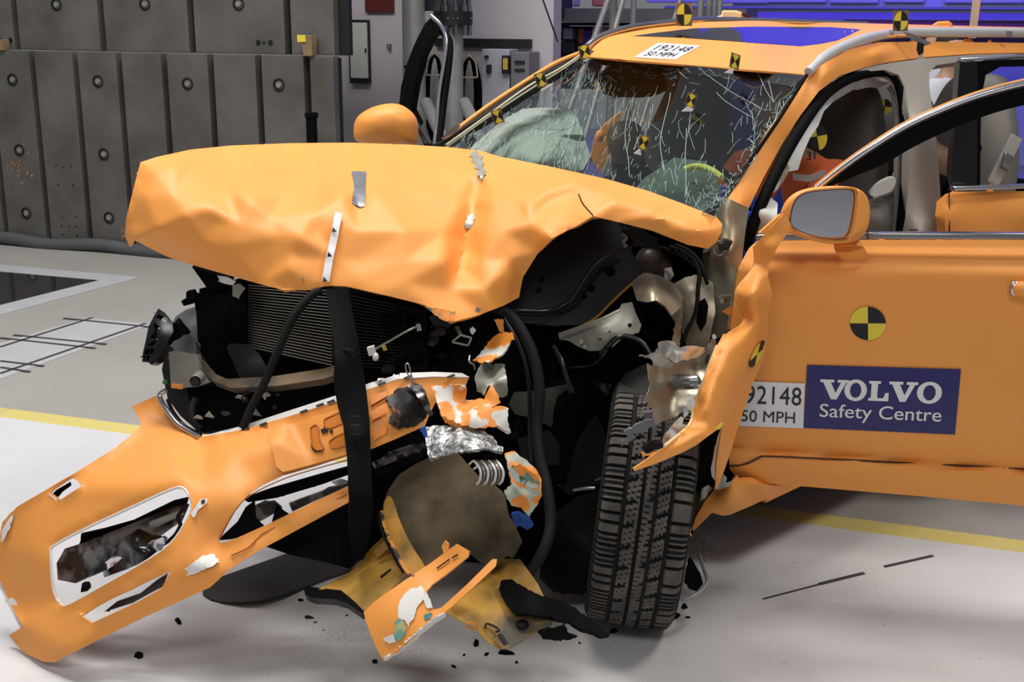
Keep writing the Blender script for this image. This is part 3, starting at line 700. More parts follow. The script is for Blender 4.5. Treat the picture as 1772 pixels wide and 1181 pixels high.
for k, o in enumerate((3, 7)):
    pxtube([(1015, 84+o, 5.0), (975, 112+o, 4.9), (915, 146+o+k*3, 4.78), (850, 192+o, 4.66), (772, 248+o, 4.55)], .0035, n=6).build('measuring_cable', [mat('pale_cable%d' % k, (206, 200, 170), .5)], car)
panel('door_frame', [(1453, 133), (1499, 118), (1540, 109), (1600, 101), (1680, 95), (1772, 92), (1900, 94), (1900, 105), (1772, 102), (1660, 107), (1620, 113), (1608, 126), (1608, 150), (1617, 213), (1625, 300), (1633, 420), (1558, 420), (1566, 380), (1574, 300), (1575, 220), (1566, 150), (1556, 130), (1530, 121), (1490, 125), (1462, 138)],
      [(1453, 133, 4.36), (1540, 115, 4.55), (1600, 108, 4.68), (1772, 97, 5.3), (1900, 100, 5.65), (1590, 220, 4.45), (1615, 220, 4.52), (1575, 220, 4.47), (1565, 410, 4.42), (1598, 410, 4.34), (1632, 410, 4.46)], [BODYGREY], car, step=11, thick=.05)
mb = MB(); mb.bar(S(1574, 398, 4.33), S(1588, 398, 4.33), .008, .004); mb.build('striker', [INK], car)
pxtube([(1290, 432, 3.74), (1303, 390, 3.74), (1328, 330, 3.80), (1375, 240, 3.98), (1425, 168, 4.24), (1470, 136, 4.40), (1520, 124, 4.54), (1546, 130, 4.58), (1560, 162, 4.56), (1567, 230, 4.52), (1566, 320, 4.47), (1556, 420, 4.44)], .019, k=7).build('door_seal', [BLACK], car)
pxtube([(1540, 150, 4.66), (1549, 168, 4.64), (1553, 230, 4.6), (1551, 320, 4.56), (1543, 420, 4.52)], .014, k=6).build('pillar_trim', [TRIMG], car)
# --- seats and cabin
def seat(x, y, m, name='front_seat'):
    mb = MB(); n = 9; vs = []
    prof = [(0, .62), (.0, .8), (-.05, 1.05), (-.10, 1.28), (-.14, 1.42), (-.155, 1.52), (-.18, 1.60)]; wid = [.25, .26, .27, .25, .19, .17, .11]
    ringn = 16
    for (dx, z), w in zip(prof, wid):
        for j in range(ringn):
            a = 2*math.pi*j/ringn; ca, sa = math.cos(a), math.sin(a)
            ex = math.copysign(abs(ca)**.6, ca); ey = math.copysign(abs(sa)**.6, sa)
            vs.append(C(x+dx+.075*ey*(1 if z < 1.5 else .6), y+w*ex, z))
    L = len(prof); fs = [(i*ringn+j, i*ringn+(j+1) % ringn, (i+1)*ringn+(j+1) % ringn, (i+1)*ringn+j) for i in range(L-1) for j in range(ringn)]+[tuple(range(ringn)), tuple((L-1)*ringn+j for j in range(ringn))]
    mb.add(vs, fs); o = mb.build(name, [m], car); s = o.modifiers.new('s', 'SUBSURF'); s.levels = 1; s.render_levels = 2
    m2 = MB(); m2.box(C(x+.27, y, .55), CF*.27, CL*.25, Vector((0, 0, .09))); m2.build('seat_cushion', [m], o, bevel=.05, seg=3)
    return o
seat(-1.72, .34, SEATD); seat(-1.72, -.38, SEATD)
seat(-3.42, -.46, SEATD, 'rear_seat'); seat(-2.72, .42, SEATM, 'rear_seat'); seat(-2.72, -.30, SEATM, 'rear_seat')
panel('seat_side_airbag', [(1505, 335), (1520, 318), (1545, 305), (1552, 310), (1545, 330), (1528, 338), (1508, 340)], 4.44, [CLOTH], car, step=8, thick=.03, rough=.01, rnd=1)
panel('seat_bolster', [(1500, 345), (1530, 342), (1548, 330), (1544, 415), (1502, 415)], [(1500, 345, 4.5), (1548, 330, 4.56), (1544, 415, 4.5), (1502, 415, 4.46), (1525, 380, 4.42)], [SEATM], car, step=10, thick=.05)
pxtube([(1546, 300, 4.5), (1549, 320, 4.48), (1536, 335, 4.46), (1510, 342, 4.44)], .006).build('seat_belt', [TRIMG], car)
# cabin lining
cbox('dashboard', -.98, -.66, -.72, .62, .78, 1.02, DKGREY, bev=.05)
cbox('centre_console', -1.5, -.9, -.13, .13, .4, .75, CHAR, bev=.03)
panel('headliner', [(1020, 100), (1100, 108), (1200, 116), (1300, 124), (1390, 131), (1440, 116), (1530, 98), (1600, 90), (1500, 84), (1100, 84)], [(1020, 100, 5.2), (1390, 131, 4.35), (1200, 116, 4.75), (1600, 90, 5.1), (1500, 84, 5.5), (1100, 84, 5.6)], [SEATD], car, step=30, thick=.01)
panel('passenger_airbag', [(812, 258), (850, 225), (875, 205), (905, 188), (940, 186), (985, 188), (1000, 205), (1012, 240), (1022, 270), (1000, 310), (930, 300), (860, 285)], lambda a, b: wsD(a, b)+.34-.22*math.exp(-((a-925)/70)**2-((b-255)/45)**2), [mat('dimmed_airbag_cloth', (170, 174, 166), .9, var=.1, bump=.5, bscale=20)], car, step=6, thick=.03, rough=.07, rfreq=12)  # whitish cloth darkened in colour to look dim behind the windscreen
panel('torn_door_panel', [(1075, 193), (1070, 230), (1056, 272), (1037, 300), (1022, 272), (1030, 236), (1048, 214)], 5.75, [ORANGE], car, thick=.03, step=10)
mb = MB(); mb.ball(S(1037, 236, 5.70), .022, .02, .03); mb.build('pull_handle', [ORANGE], car)
panel('pillar_lining', [(1090, 174), (1099, 178), (1058, 300), (1042, 300), (1058, 262)], 5.6, [TRIMG], car, thick=.03, step=14)
panel('mirror_housing_inside', [(1030, 140), (1045, 118), (1075, 108), (1120, 112), (1150, 122), (1140, 138), (1110, 147), (1060, 146)], lambda a, b: wsD(a, b)+.04, [BLACK], car, step=8, thick=.06, rnd=1)
pxtube([(1184, 294, wsD(1184, 294)+.05), (1205, 288, wsD(1205, 288)+.05), (1230, 294, wsD(1230, 294)+.05), (1250, 308, wsD(1250, 308)+.05)], .011, n=10).build('yellow_strap', [YSTRAP], car)
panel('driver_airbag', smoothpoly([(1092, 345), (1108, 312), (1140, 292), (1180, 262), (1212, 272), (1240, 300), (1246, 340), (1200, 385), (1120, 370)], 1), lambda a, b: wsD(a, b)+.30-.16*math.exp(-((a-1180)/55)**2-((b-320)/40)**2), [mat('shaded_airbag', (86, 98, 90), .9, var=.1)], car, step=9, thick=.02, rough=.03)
ring = MB(); cw = S(1218, 350, 4.3); u = CL; v = (CF*.45+Vector((0, 0, .9))).normalized()
ring.tube([cw+(u*math.cos(a)+v*math.sin(a))*.185 for a in np.linspace(0, 2*math.pi, 33)], .016, 10, caps=False); ring.ball(cw, .06, .05, .06); ring.bar(cw-u*.18, cw+u*.18, .02, .03); ring.build('steering_wheel', [BLACK], car)
panel('curtain_airbag', [(1322, 345), (1345, 288), (1362, 268), (1400, 205), (1420, 175), (1455, 150), (1500, 136), (1540, 133), (1547, 141), (1522, 150), (1480, 153), (1442, 176), (1426, 192), (1416, 218), (1402, 238), (1390, 265), (1381, 294), (1352, 300), (1338, 330), (1318, 385)],
      [(1322, 345, 3.86), (1345, 288, 3.98), (1400, 205, 4.2), (1455, 150, 4.46), (1540, 136, 4.7), (1385, 290, 4.0), (1416, 218, 4.2), (1442, 176, 4.4), (1365, 285, 3.93), (1420, 190, 4.22)], [CLOTH], car, step=7, thick=.025, rough=.022, rfreq=16)
panel('door_airbag', [(1304, 412), (1310, 350), (1322, 332), (1346, 352), (1344, 380), (1330, 400), (1314, 416)], [(1304, 412, 3.8), (1322, 332, 3.86), (1346, 352, 3.8), (1325, 372, 3.72), (1314, 416, 3.8)], [CLOTH], car, step=7, thick=.03, rough=.02, rfreq=18)
# --- windscreen
TGLASS = fresnel_glass('privacy_glass', (.05, .05, .07))
mb = MB(); mb.add([C(-3.98, -.74, 1.0), C(-3.98, .74, 1.0), C(-3.75, .62, 1.62), C(-3.75, -.62, 1.62)], [(0, 1, 2, 3)]); mb.build('rear_window', [GLASS], car, smooth=False)
mb = MB(); mb.add([C(-3.95, -.78, .92), C(-2.15, -.78, .92), C(-2.15, -.62, 1.66), C(-3.75, -.62, 1.64)], [(0, 1, 2, 3)]); mb.build('privacy_window', [TGLASS], car, smooth=False)
mb = MB()
for ya, yb in ((-.76, -.60),):
    for x0, x1 in ((-3.2, -3.0), (-4.0, -3.85)): mb.bar(C(x0, ya, .9), C(x1, yb, 1.66), .10, .05)
mb.build('passenger_side_pillars', [CHAR], car, smooth=False)
ws_ol = [(1003, 98), (1100, 106), (1200, 114), (1300, 122), (1397, 130), (1380, 160), (1340, 222), (1290, 300), (1248, 358), (1238, 379), (1180, 364), (1100, 340), (940, 302), (820, 272), (758, 258), (800, 222), (860, 178), (930, 134)]
ws = panel('windscreen', ws_ol, wsD, [GLASS], car, step=22, thick=0)
panel('shade_band', [(1022, 101), (1100, 107), (1200, 115), (1300, 123), (1394, 131), (1372, 150), (1300, 140), (1200, 130), (1100, 120), (1040, 112)], wsD, [BLACKG], ws, step=18, thick=.001, off=.003)
def crackset(name, lines, w, m, off=.0035):
    mb = MB()
    for ln in lines:
        pts = [S(x, y, wsD(x, y)-off) for x, y in ln]
        for a, b in zip(pts[:-1], pts[1:]):
            d = (b-a); vw = EYE-a; sd = d.cross(vw).normalized()*w*.5; mb.add([a-sd, b-sd, b+sd, a+sd], [(0, 1, 2, 3)])
    return mb.build(name, [m], ws, smooth=False, recalc=False, kind='stuff')
rc = random.Random(11)
def inws(x, y): return inpoly((x, y), ws_ol)
def wander(x, y, an, L, st=7, curl=.16):
    o = [(x, y)]; 
    for _ in range(int(L/st)):
        an += rc.gauss(0, curl); x += st*math.cos(an); y += st*math.sin(an)
        if not inws(x, y): break
        o.append((x, y))
    return o
thin = []; fat = []; dk = []
def scatter(cx, cy, sx, sy, n, a0, da, L0, L1, lst):
    k = 0
    while k < n:
        x, y = rc.gauss(cx, sx), rc.gauss(cy, sy)
        if inws(x, y):
            w = wander(x, y, rc.gauss(a0, da), rc.uniform(L0, L1), 6)
            if len(w) > 1: lst.append(w)
            k += 1
for args in ((905, 215, 60, 40, 150, 2.1, .35, 4, 18), (1010, 140, 40, 25, 120, 2.0, .25, 5, 24), (975, 275, 20, 22, 90, 1.8, .5, 4, 16), (1140, 120, 60, 10, 50, .1, .5, 8, 26), (1130, 300, 70, 30, 80, 1.9, .3, 6, 26), (1080, 190, 60, 45, 60, 1.9, .3, 8, 30), (1245, 340, 20, 16, 120, 2.6, .6, 4, 16), (1330, 210, 34, 50, 40, 2.1, .25, 8, 30), (1200, 190, 80, 60, 26, 1.6, .4, 14, 70), (820, 240, 20, 12, 50, 2.1, .4, 4, 16)): scatter(*args, thin)
scatter(980, 215, 90, 60, 34, 2.0, .3, 30, 110, dk)
for (x, y, an, L) in ((1225, 130, .7, 110), (1310, 125, 1.1, 60), (1330, 140, 1.4, 40), (1352, 172, -.6, 60), (1350, 172, 1.9, 120), (1188, 222, 1.6, 120), (1160, 160, 1.7, 140), (1100, 160, 2.0, 150), (1240, 160, .9, 80), (1365, 180, 2.1, 220), (1385, 150, 2.3, 200)):
    fat.append(wander(x, y, an, L, 6, .06))
for k in range(60):
    t = rc.random(); x = 1375-t*115+rc.gauss(0, 4)-6; y = 160+t*178+rc.gauss(0, 5)
    if inws(x, y): fat.append(wander(x, y, rc.uniform(0, 6.28), rc.uniform(6, 16), 5, .4))
crackset('crack_lines', thin, .0009, CRACK); crackset('main_cracks', fat, .0014, CRACK, .004); crackset('dark_cracks', dk, .0011, DKGREY, .003)
V, F = textmesh('SHT11', .01, 1.1); mb = MB(); letter(mb, V, F, [(1176, 318), (1212, 328), (1212, 318), (1176, 308)], wsD, .004, 0); mb.build('stamped_letters', [INK], ws, smooth=False, recalc=False)
# quartered target plates on the screen and roof
def target(c, hw, hh, sk, Y, foot, rot=math.pi/4, parent=car, tilt=0):
    D = lambda a, b: Y
    q = [(c[0]-hw+sk[0], c[1]-hh+sk[1]), (c[0]+hw+sk[0], c[1]-hh-sk[1]), (c[0]+hw-sk[0], c[1]+hh-sk[1]), (c[0]-hw-sk[0], c[1]+hh+sk[1])]
    o = panel('target_plate', q, D, [WOOD], parent, step=30, thick=.004, fine=False)
    roundel('quartered_disc', o, c, (hw*.92, -sk[1]*.9), (-sk[0]*.9, hh*.92), D, .004, rot)
    if foot: panel('target_foot', foot, lambda a, b: Y-.004, [WHITE], o, step=20, thick=.008, fine=False)
def tf(c, d): return [(c[0]+a, c[1]+b) for a, b in d]
LF = [(-1, 17), (16, 7), (22, 8), (2, 20)]; RF = [(-6, 10), (4, 14), (2, 19), (-16, 19)]
for c, hw, hh, sk, Y, foot in (((936, 138), 9, 12, (-4, 3), 4.66, LF), ((861, 202), 9, 12, (-4, 3), 4.52, LF), ((1012, 90), 9, 12, (-3, 3), 4.96, [(-4, 16), (12, 7), (20, 8), (0, 17)]),
                       ((1272, 106), 8, 13, (2, -3), 4.34, [(-5, 13), (-2, 12), (-4, 22), (-18, 20)]), ((1196, 174), 8, 12, (3, -3), 4.28, RF), ((1114, 247), 8, 12, (3, -3), 4.05, [(-6, 10), (-4, 22), (-17, 19)])):
    target(c, hw, hh, sk, Y, tf(c, foot))
target((1184, 25), 14, 20, (0, 0), 5.45, None, 0)
target((1559, 36), 13, 18, (1, 0), 4.74, None, 0)
# ---------------------------------------------------------------- bonnet
hood_ol = [(224, 427), (216, 408), (218, 380), (230, 330), (243, 281), (270, 272), (330, 259), (400, 252), (500, 248), (600, 247), (700, 250), (780, 255), (822, 260), (835, 262), (860, 270), (950, 288), (1050, 310), (1120, 330), (1180, 352), (1240, 376), (1250, 388), (1248, 402), (1240, 420), (1225, 431), (1190, 424), (1130, 400), (1060, 382), (1026, 374), (1000, 390), (955, 413), (930, 440), (905, 480), (898, 515), (870, 530), (830, 545), (781, 558), (760, 545), (735, 528), (650, 507), (600, 496), (570, 494), (530, 503), (490, 502), (450, 492), (390, 475), (330, 458), (290, 445), (240, 420), (229, 414)]
hood_c = [(216, 408, 3.80), (224, 427, 3.79), (232, 412, 3.72), (217, 385, 3.79), (230, 330, 3.82), (243, 281, 3.90), (270, 272, 3.92),
 (250, 340, 3.74), (270, 300, 3.80), (300, 290, 3.82), (330, 259, 4.04), (400, 252, 4.2), (500, 248, 4.38), (600, 247, 4.5), (700, 250, 4.52), (780, 255, 4.4), (835, 262, 4.24),
 (330, 300, 3.84), (430, 290, 3.98), (550, 285, 4.1), (650, 285, 4.12), (750, 290, 4.08), (815, 300, 4.02),
 (300, 340, 3.70), (390, 335, 3.74), (500, 330, 3.82), (620, 325, 3.83), (700, 330, 3.84), (790, 340, 3.86),
 (365, 360, 3.625), (320, 372, 3.62), (416, 388, 3.60), (470, 378, 3.63), (420, 325, 3.74), (432, 345, 3.66), (545, 368, 3.64), (590, 340, 3.70), (650, 338, 3.75),
 (270, 395, 3.66), (365, 385, 3.62), (350, 420, 3.60), (545, 400, 3.60), (480, 410, 3.575), (500, 440, 3.545), (520, 410, 3.55), (620, 400, 3.585), (700, 400, 3.585), (770, 400, 3.66),
 (330, 435, 3.63), (410, 450, 3.565), (415, 420, 3.57), (500, 465, 3.51), (590, 450, 3.54), (620, 450, 3.54), (700, 450, 3.515), (770, 450, 3.52), (620, 480, 3.49), (700, 490, 3.46),
 (290, 445, 3.70), (390, 475, 3.60), (450, 491, 3.54), (530, 503, 3.49), (570, 494, 3.49), (650, 507, 3.45), (735, 528, 3.43), (781, 558, 3.40), (830, 545, 3.44), (870, 530, 3.49), (898, 515, 3.54),
 (822, 290, 4.06), (828, 320, 3.98), (815, 350, 3.88), (811, 385, 3.80), (806, 420, 3.74), (795, 460, 3.62), (780, 500, 3.50), (840, 500, 3.46), (850, 540, 3.44), (815, 440, 3.66), (835, 450, 3.56), (860, 480, 3.48),
 (845, 310, 3.94), (838, 400, 3.65), (826, 360, 3.84), (793, 400, 3.72), (800, 350, 3.83), (850, 350, 3.76), (870, 400, 3.60), (900, 300, 4.0), (950, 288, 4.06), (904, 368, 3.645), (950, 347, 3.69), (996, 331, 3.725), (914, 353, 3.645), (950, 331, 3.70), (996, 317, 3.735), (900, 340, 3.72), (930, 306, 3.92), (1000, 304, 3.88), (920, 388, 3.57), (938, 400, 3.50), (955, 413, 3.46), (1026, 374, 3.60), (990, 393, 3.52), (972, 374, 3.57), (905, 480, 3.56), (880, 450, 3.54), (930, 440, 3.55), 
 (1050, 310, 3.92), (1050, 335, 3.70), (1060, 350, 3.62), (1060, 382, 3.60), (1120, 330, 3.78), (1120, 360, 3.60), (1130, 375, 3.565), (1130, 400, 3.575), (1180, 352, 3.68), (1180, 385, 3.53), (1190, 402, 3.505), (1190, 424, 3.53), (1240, 376, 3.585), (1250, 388, 3.56), (1248, 402, 3.545), (1218, 402, 3.515), (1225, 431, 3.535)]
hoodD = facet(hood_c)
hood = panel('bonnet', hood_ol, hoodD, [ORANGE], car, step=8, thick=.012, relax=1)
panel('bonnet_underside', [(330, 425), (420, 452), (540, 480), (700, 486), (790, 515), (860, 500), (880, 450), (920, 410), (980, 370), (960, 350), (860, 380), (700, 350), (500, 345), (340, 365)], lambda a, b: hoodD(a, b)+.09, [CHAR], car, step=16, thick=.01, relax=6)
D2 = lambda a, b: hoodD(a, b)-.0
def onhood(name, ol, m, off=.012, **k): return panel(name, ol, hoodD, [m], hood, step=6, thick=.001, off=off, relax=2, **k)
tp = onhood('tape_strip', [(608, 296), (634, 297), (632, 330), (631, 357), (624, 359), (609, 352), (613, 325)], TAPE, .016)
strip = onhood('scale_strip', [(580, 366), (592, 370), (585, 410), (576, 450), (570, 488), (557, 486), (563, 450), (572, 410)], WHITE, .016)
mb = MB()
for x, y in ((578, 398), (570, 441), (562, 484)):
    pts = [(x-4, y+4), (x+5, y+3), (x-2, y-5)]; vs = [S(a, b, hoodD(a, b)-.022) for a, b in pts]; mb.add(vs, [(0, 1, 2)])
mb.build('scale_mark', [INK], hood, smooth=False, recalc=False)
onhood('paint_tear', [(813, 264), (820, 261), (827, 262), (829, 268), (835, 270), (832, 277), (838, 281), (836, 288), (842, 296), (840, 304), (836, 304), (835, 312), (829, 313), (831, 305), (825, 303), (828, 294), (820, 291), (824, 284), (816, 280), (819, 274), (813, 271)], ALU, .014)
onhood('paint_tear', [(808, 372), (818, 368), (822, 378), (815, 396), (804, 394)], ALU, .016)
onhood('paint_tear', [(518, 482), (528, 480), (524, 488)], ALU, .014)
onhood('paint_tear', [(824, 532), (832, 533), (830, 540), (821, 539)], ALU, .014)
onhood('scraped_edge', [(738, 532), (760, 534), (788, 540), (786, 556), (770, 555), (752, 545)], PAINT_MIX, .014)
pxtube([(1001, 336, 3.585), (1008, 352, 3.572), (1016, 362, 3.575), (1026, 373, 3.585)], .0022, n=6).build('split_line', [INK], hood)
# ---------------------------------------------------------------- front door, swung open
def doorD(px, py):
    yb = 405+.007*(px-1500); yt = 843+.088*(px-1410); v = (py-yb)/(yt-yb)
    p = float(np.interp(v, [-.05, 0, .02, .06, .135, .15, .30, .60, .80, .872, .885, .94, 1.0, 1.1], [.10, .095, .09, .07, .006, .0, .0, .004, .020, .034, .004, .004, .03, .06]))
    return 3.50-.00025*(px-1300)+p
door = panel('front_door', [(1312, 415), (1400, 415), (1500, 415), (1900, 416), (1900, 888), (1772, 876), (1600, 860), (1410, 844), (1340, 838), (1278, 830), (1262, 812), (1260, 760), (1265, 680), (1264, 565), (1272, 500), (1278, 462), (1296, 430)], doorD, [ORANGE], car, step=10, thick=.05)
pxtube([(1258, 807, doorD(1268, 807)-.002), (1278, 806, doorD(1278, 806)), (1297, 801, doorD(1297, 801)-.003), (1315, 792, doorD(1315, 792)-.003), (1328, 790, doorD(1328, 790)-.003), (1420, 794, doorD(1420, 794)-.003), (1600, 803, doorD(1600, 803)-.003), (1772, 812, doorD(1772, 812)-.003), (1900, 818, doorD(1900, 818)-.003)], .003, n=6).build('panel_gap', [mat('gap_brown', (70, 34, 12), .7)], door)
mb = MB(); mb.bar(S(1308, 411, 3.545), S(1500, 407, 3.50), .03, .02); mb.bar(S(1500, 407, 3.50), S(1900, 409, 3.40), .03, .02); mb.build('belt_trim', [CHROMED], door, bevel=.005)
arc = [(1412, 327, 3.50), (1460, 288, 3.485), (1513, 251, 3.47), (1565, 219, 3.46), (1620, 193, 3.445), (1690, 166, 3.43), (1772, 144, 3.41), (1900, 120, 3.38)]
pxtube(arc, .0085, n=12).build('window_trim', [CHROME], door)
pxtube([(x-1, y-5, Y+.004) for x, y, Y in arc], .0045, n=8).build('frame_edge', [ORANGE], door)
fr = MB()
up = catmull([S(x+3, y+7, Y+.01) for x, y, Y in arc], 6); lo = catmull([S(*p) for p in ((1440, 322, 3.50), (1480, 305, 3.49), (1528, 285, 3.475), (1575, 258, 3.465), (1617, 237, 3.455), (1690, 206, 3.435), (1772, 182, 3.415), (1900, 158, 3.39))], 6)
n = len(up); off = Vector((0, .035, 0))
fr.add(up+lo+[p+off for p in up]+[p+off for p in lo], [f for i in range(n-1) for f in ((i, i+1, n+i+1, n+i), (2*n+i, 3*n+i, 3*n+i+1, 2*n+i+1), (i, 2*n+i, 2*n+i+1, i+1), (n+i, n+i+1, 3*n+i+1, 3*n+i))])
fr.bar(S(1893, 138, 3.40), S(1893, 412, 3.41), .03, .03); fr.build('window_frame', [BLACK], door)
hb = MB(); hb.tube(catmull([S(1758, 500, 3.37), S(1780, 500, 3.345), S(1850, 500, 3.33), S(1890, 500, 3.36)], 5), .022, 14); hb.build('door_handle', [ORANGE], door)
hb = MB(); hb.ball(S(1756, 500, 3.365), .018, .014, .024); hb.build('handle_cap', [CHROME], door)
roundel('roundel_marker', door, (1502, 560), (31, .3), (.3, 29), doorD, .004, 0)
sg = MB(); qv = [(1390.5, 741), (1652.6, 752.5), (1663, 639.5), (1396.5, 632)]; V, F = grid(14, 8)
letter(sg, V, F, qv, doorD, .004, 0)
def poly_letter(pts, box):
    V = np.array(pts, float); letter(sg, V, [tuple(range(len(pts)))], qv, doorD, .0065, 1, box)
VL = [(0, 1), (.48, 1), (.48, .86), (.37, .86), (.55, .33), (.72, .86), (.60, .86), (.60, 1), (1, 1), (1, .86), (.90, .86), (.60, 0), (.40, 0), (.10, .86), (0, .86)]
LL = [(0, 1), (.58, 1), (.58, .86), (.44, .86), (.44, .15), (.74, .15), (.84, .42), (1, .42), (1, 0), (0, 0), (0, .14), (.12, .14), (.12, .86), (0, .86)]
def o_letter(box):
    n = 40; V = []; 
    for j in range(n):
        a = 2*math.pi*j/n; V += [(.5+.5*math.cos(a), .5+.55*math.sin(a)), (.5+.25*math.cos(a), .5+.38*math.sin(a))]
    letter(sg, np.array(V), [(2*j, 2*j+1, (2*j+3) % (2*n), (2*j+2) % (2*n)) for j in range(n)], qv, doorD, .0065, 1, box)
v0, v1 = .47, .78
def bx(a, b): return (.093+a*.797, v0, .093+b*.797, v1)
poly_letter(VL, bx(0, .235)); o_letter(bx(.20, .385)); poly_letter(LL, bx(.40, .565)); poly_letter(VL, bx(.565, .80)); o_letter(bx(.795, 1.0))
V, F = textmesh('Safety Centre', .004, 1.0); letter(sg, V, F, qv, doorD, .0065, 1, (.10, .12, .90, .395))
sg.build('safety_centre_sign', [NAVY, WHITE], door, smooth=False, recalc=False)
sk = MB(); qk = [(1266, 737), (1390, 742), (1392.5, 664), (1270, 659)]; V, F = grid(8, 5); letter(sk, V, F, qk, doorD, .004, 0)
V, F = textmesh('192148', 0, 1.05); letter(sk, V, F, qk, doorD, .0065, 1, (.06, .50, .96, .90)); V, F = textmesh('50 MPH'); letter(sk, V, F, qk, doorD, .0065, 1, (.13, .10, .88, .35))
sk.build('test_number_sticker', [WHITE, INK], door, smooth=False, recalc=False)
# door mirror: lofted shell open towards us, glass set inside
mo = smoothpoly([(1346, 402), (1349, 370), (1362, 342), (1390, 326), (1440, 321), (1484, 324), (1502, 340), (1506, 372), (1500, 402), (1482, 419), (1440, 424), (1400, 416), (1370, 404)], 2)
gl = smoothpoly([(1367, 380), (1376, 346), (1396, 333), (1440, 329), (1474, 328), (1479, 340), (1474, 380), (1468, 405), (1456, 414), (1420, 412), (1386, 401), (1372, 393)], 2)
def loft(rings, m, parent, name, cap0=False, cap1=True):
    n = len(rings[0]); vs = [p for r in rings for p in r]; fs = [(i*n+j, i*n+(j+1) % n, (i+1)*n+(j+1) % n, (i+1)*n+j) for i in range(len(rings)-1) for j in range(n)]
    if cap0: fs.append(tuple(range(n-1, -1, -1)))
    if cap1: fs.append(tuple((len(rings)-1)*n+j for j in range(n)))
    return mk(name, vs, fs, m, parent, sharp=60)
def scaled(o, s, dx=0, dy=0):
    cx = sum(p[0] for p in o)/len(o); cy = sum(p[1] for p in o)/len(o); return [(cx+(p[0]-cx)*s+dx, cy+(p[1]-cy)*s+dy) for p in o]
YM = 3.34
go = scaled(gl, 1.03)
loft([[S(x, y, YM+.03) for x, y in go], [S(x, y, YM+.0) for x, y in go], [S(x, y, YM-.012) for x, y in scaled(gl, 1.10, 2)], [S(x, y, YM) for x, y in scaled(mo, .985)], [S(x, y, YM+.03) for x, y in mo], [S(x, y, YM+.09) for x, y in scaled(mo, .97, 3)], [S(x, y, YM+.14) for x, y in scaled(mo, .85, 5)], [S(x, y, YM+.17) for x, y in scaled(mo, .55, 5)]], [ORANGE], door, 'mirror_housing')
panel('mirror_rim', scaled(gl, 1.035), YM+.016, [BLACKG], door, step=20, thick=.004, fine=False)
A, B, Cm = S(1370, 380, YM+.012), S(1475, 335, YM+.012), S(1462, 410, YM+.012)
panel('mirror_glass', gl, YM+.011, [MIRROR], door, step=20, thick=.003, fine=False)
loft([[S(x, y, Y) for x, y in q] for q, Y in ((smoothpoly([(1440, 415), (1484, 412), (1490, 418), (1446, 424)], 2), 3.42), (smoothpoly([(1442, 425), (1492, 424), (1498, 434), (1446, 438)], 2), 3.40), (smoothpoly([(1446, 434), (1500, 434), (1504, 449), (1452, 450)], 2), 3.46))], [ORANGE], door, 'mirror_stalk', True, True)
panel('door_corner', [(1314, 404), (1350, 372), (1372, 372), (1366, 404)], 3.50, [ORANGE], door, step=20, thick=.02)
# ---------------------------------------------------------------- rear door
rd = panel('rear_door', [(1636, 336), (1648, 332), (1772, 331), (1900, 330), (1900, 740), (1660, 726), (1640, 640), (1637, 420), (1635, 380)], [(1636, 336, 4.30), (1772, 331, 4.42), (1900, 330, 4.56), (1637, 374, 4.25), (1772, 366, 4.36), (1900, 362, 4.5), (1637, 415, 4.28), (1772, 415, 4.40), (1900, 415, 4.54), (1640, 640, 4.25), (1660, 726, 4.28), (1900, 740, 4.52), (1760, 560, 4.33)], [ORANGE], car, step=10, thick=.06)
mb = MB(); mb.bar(S(1647, 326, 4.27), S(1900, 318, 4.52), .03, .016); mb.bar(S(1660, 104, 4.36), S(1900, 93, 4.6), .03, .016); mb.build('belt_trim', [CHROME], rd, bevel=.005)
panel('window_pillar', [(1661, 108), (1692, 106), (1691, 322), (1650, 324), (1646, 300), (1654, 200)], 4.34, [BLACKG], rd, step=30, thick=.05)
panel('window_frame', [(1692, 106), (1900, 98), (1900, 112), (1730, 116), (1706, 130), (1698, 170), (1696, 322), (1691, 322)], 4.38, [BLACK], rd, step=30, thick=.04)
pxtube([(1642, 334, 4.29), (1643, 380, 4.26), (1643, 418, 4.28)], .003, n=6).build('edge_gap', [mat('gap_brown2', (110, 60, 20), .7)], rd)
mb = MB(); mb.bar(S(1760, 236, 4.75), S(1718, 318, 4.7), .05, .004, up=Vector((0, 1, 0))); mb.build('seat_belt', [TRIMG], car)
mb = MB(); mb.box(S(1742, 280, 4.70), Vector((.018, 0, -.01)), Vector((0, .008, 0)), Vector((.006, 0, .03))); mb.build('belt_buckle', [CHROMED], car, bevel=.004)
# ---------------------------------------------------------------- passenger side: mirror and open door frame
fm = smoothpoly([(611, 236), (613, 208), (628, 193), (655, 181), (688, 178), (710, 190), (724, 208), (724, 238), (721, 252), (690, 253), (645, 252), (617, 246)], 2)
YF = 4.9
loft([[S(x, y, YF+.16) for x, y in scaled(fm, .95)], [S(x, y, YF+.06) for x, y in fm], [S(x, y, YF+.02) for x, y in scaled(fm, .94)], [S(x, y, YF-.03) for x, y in scaled(fm, .75)], [S(x, y, YF-.055) for x, y in scaled(fm, .4)]], [ORANGE], car, 'mirror_housing', True, True)
panel('indicator_lens', [(614, 230), (624, 231), (660, 239), (657, 243), (630, 243), (617, 239)], YF+.005, [mat('amber_lens', (255, 190, 80), .12, coat=.6)], car, step=8, thick=.012)
pxtube([(616, 222, YF+.03), (650, 225, YF-.022), (690, 226, YF-.02), (721, 224, YF+.03)], .002, n=6).build('housing_seam', [mat('seam_brown', (150, 84, 24), .6)], car)
fd = pxtube([(746, 27, 5.30), (763, 44, 5.27), (772, 70, 5.24), (768, 110, 5.2), (760, 160, 5.15), (756, 210, 5.1), (751, 252, 5.05)], .0085, n=10).build('passenger_door_trim', [CHROME], car)
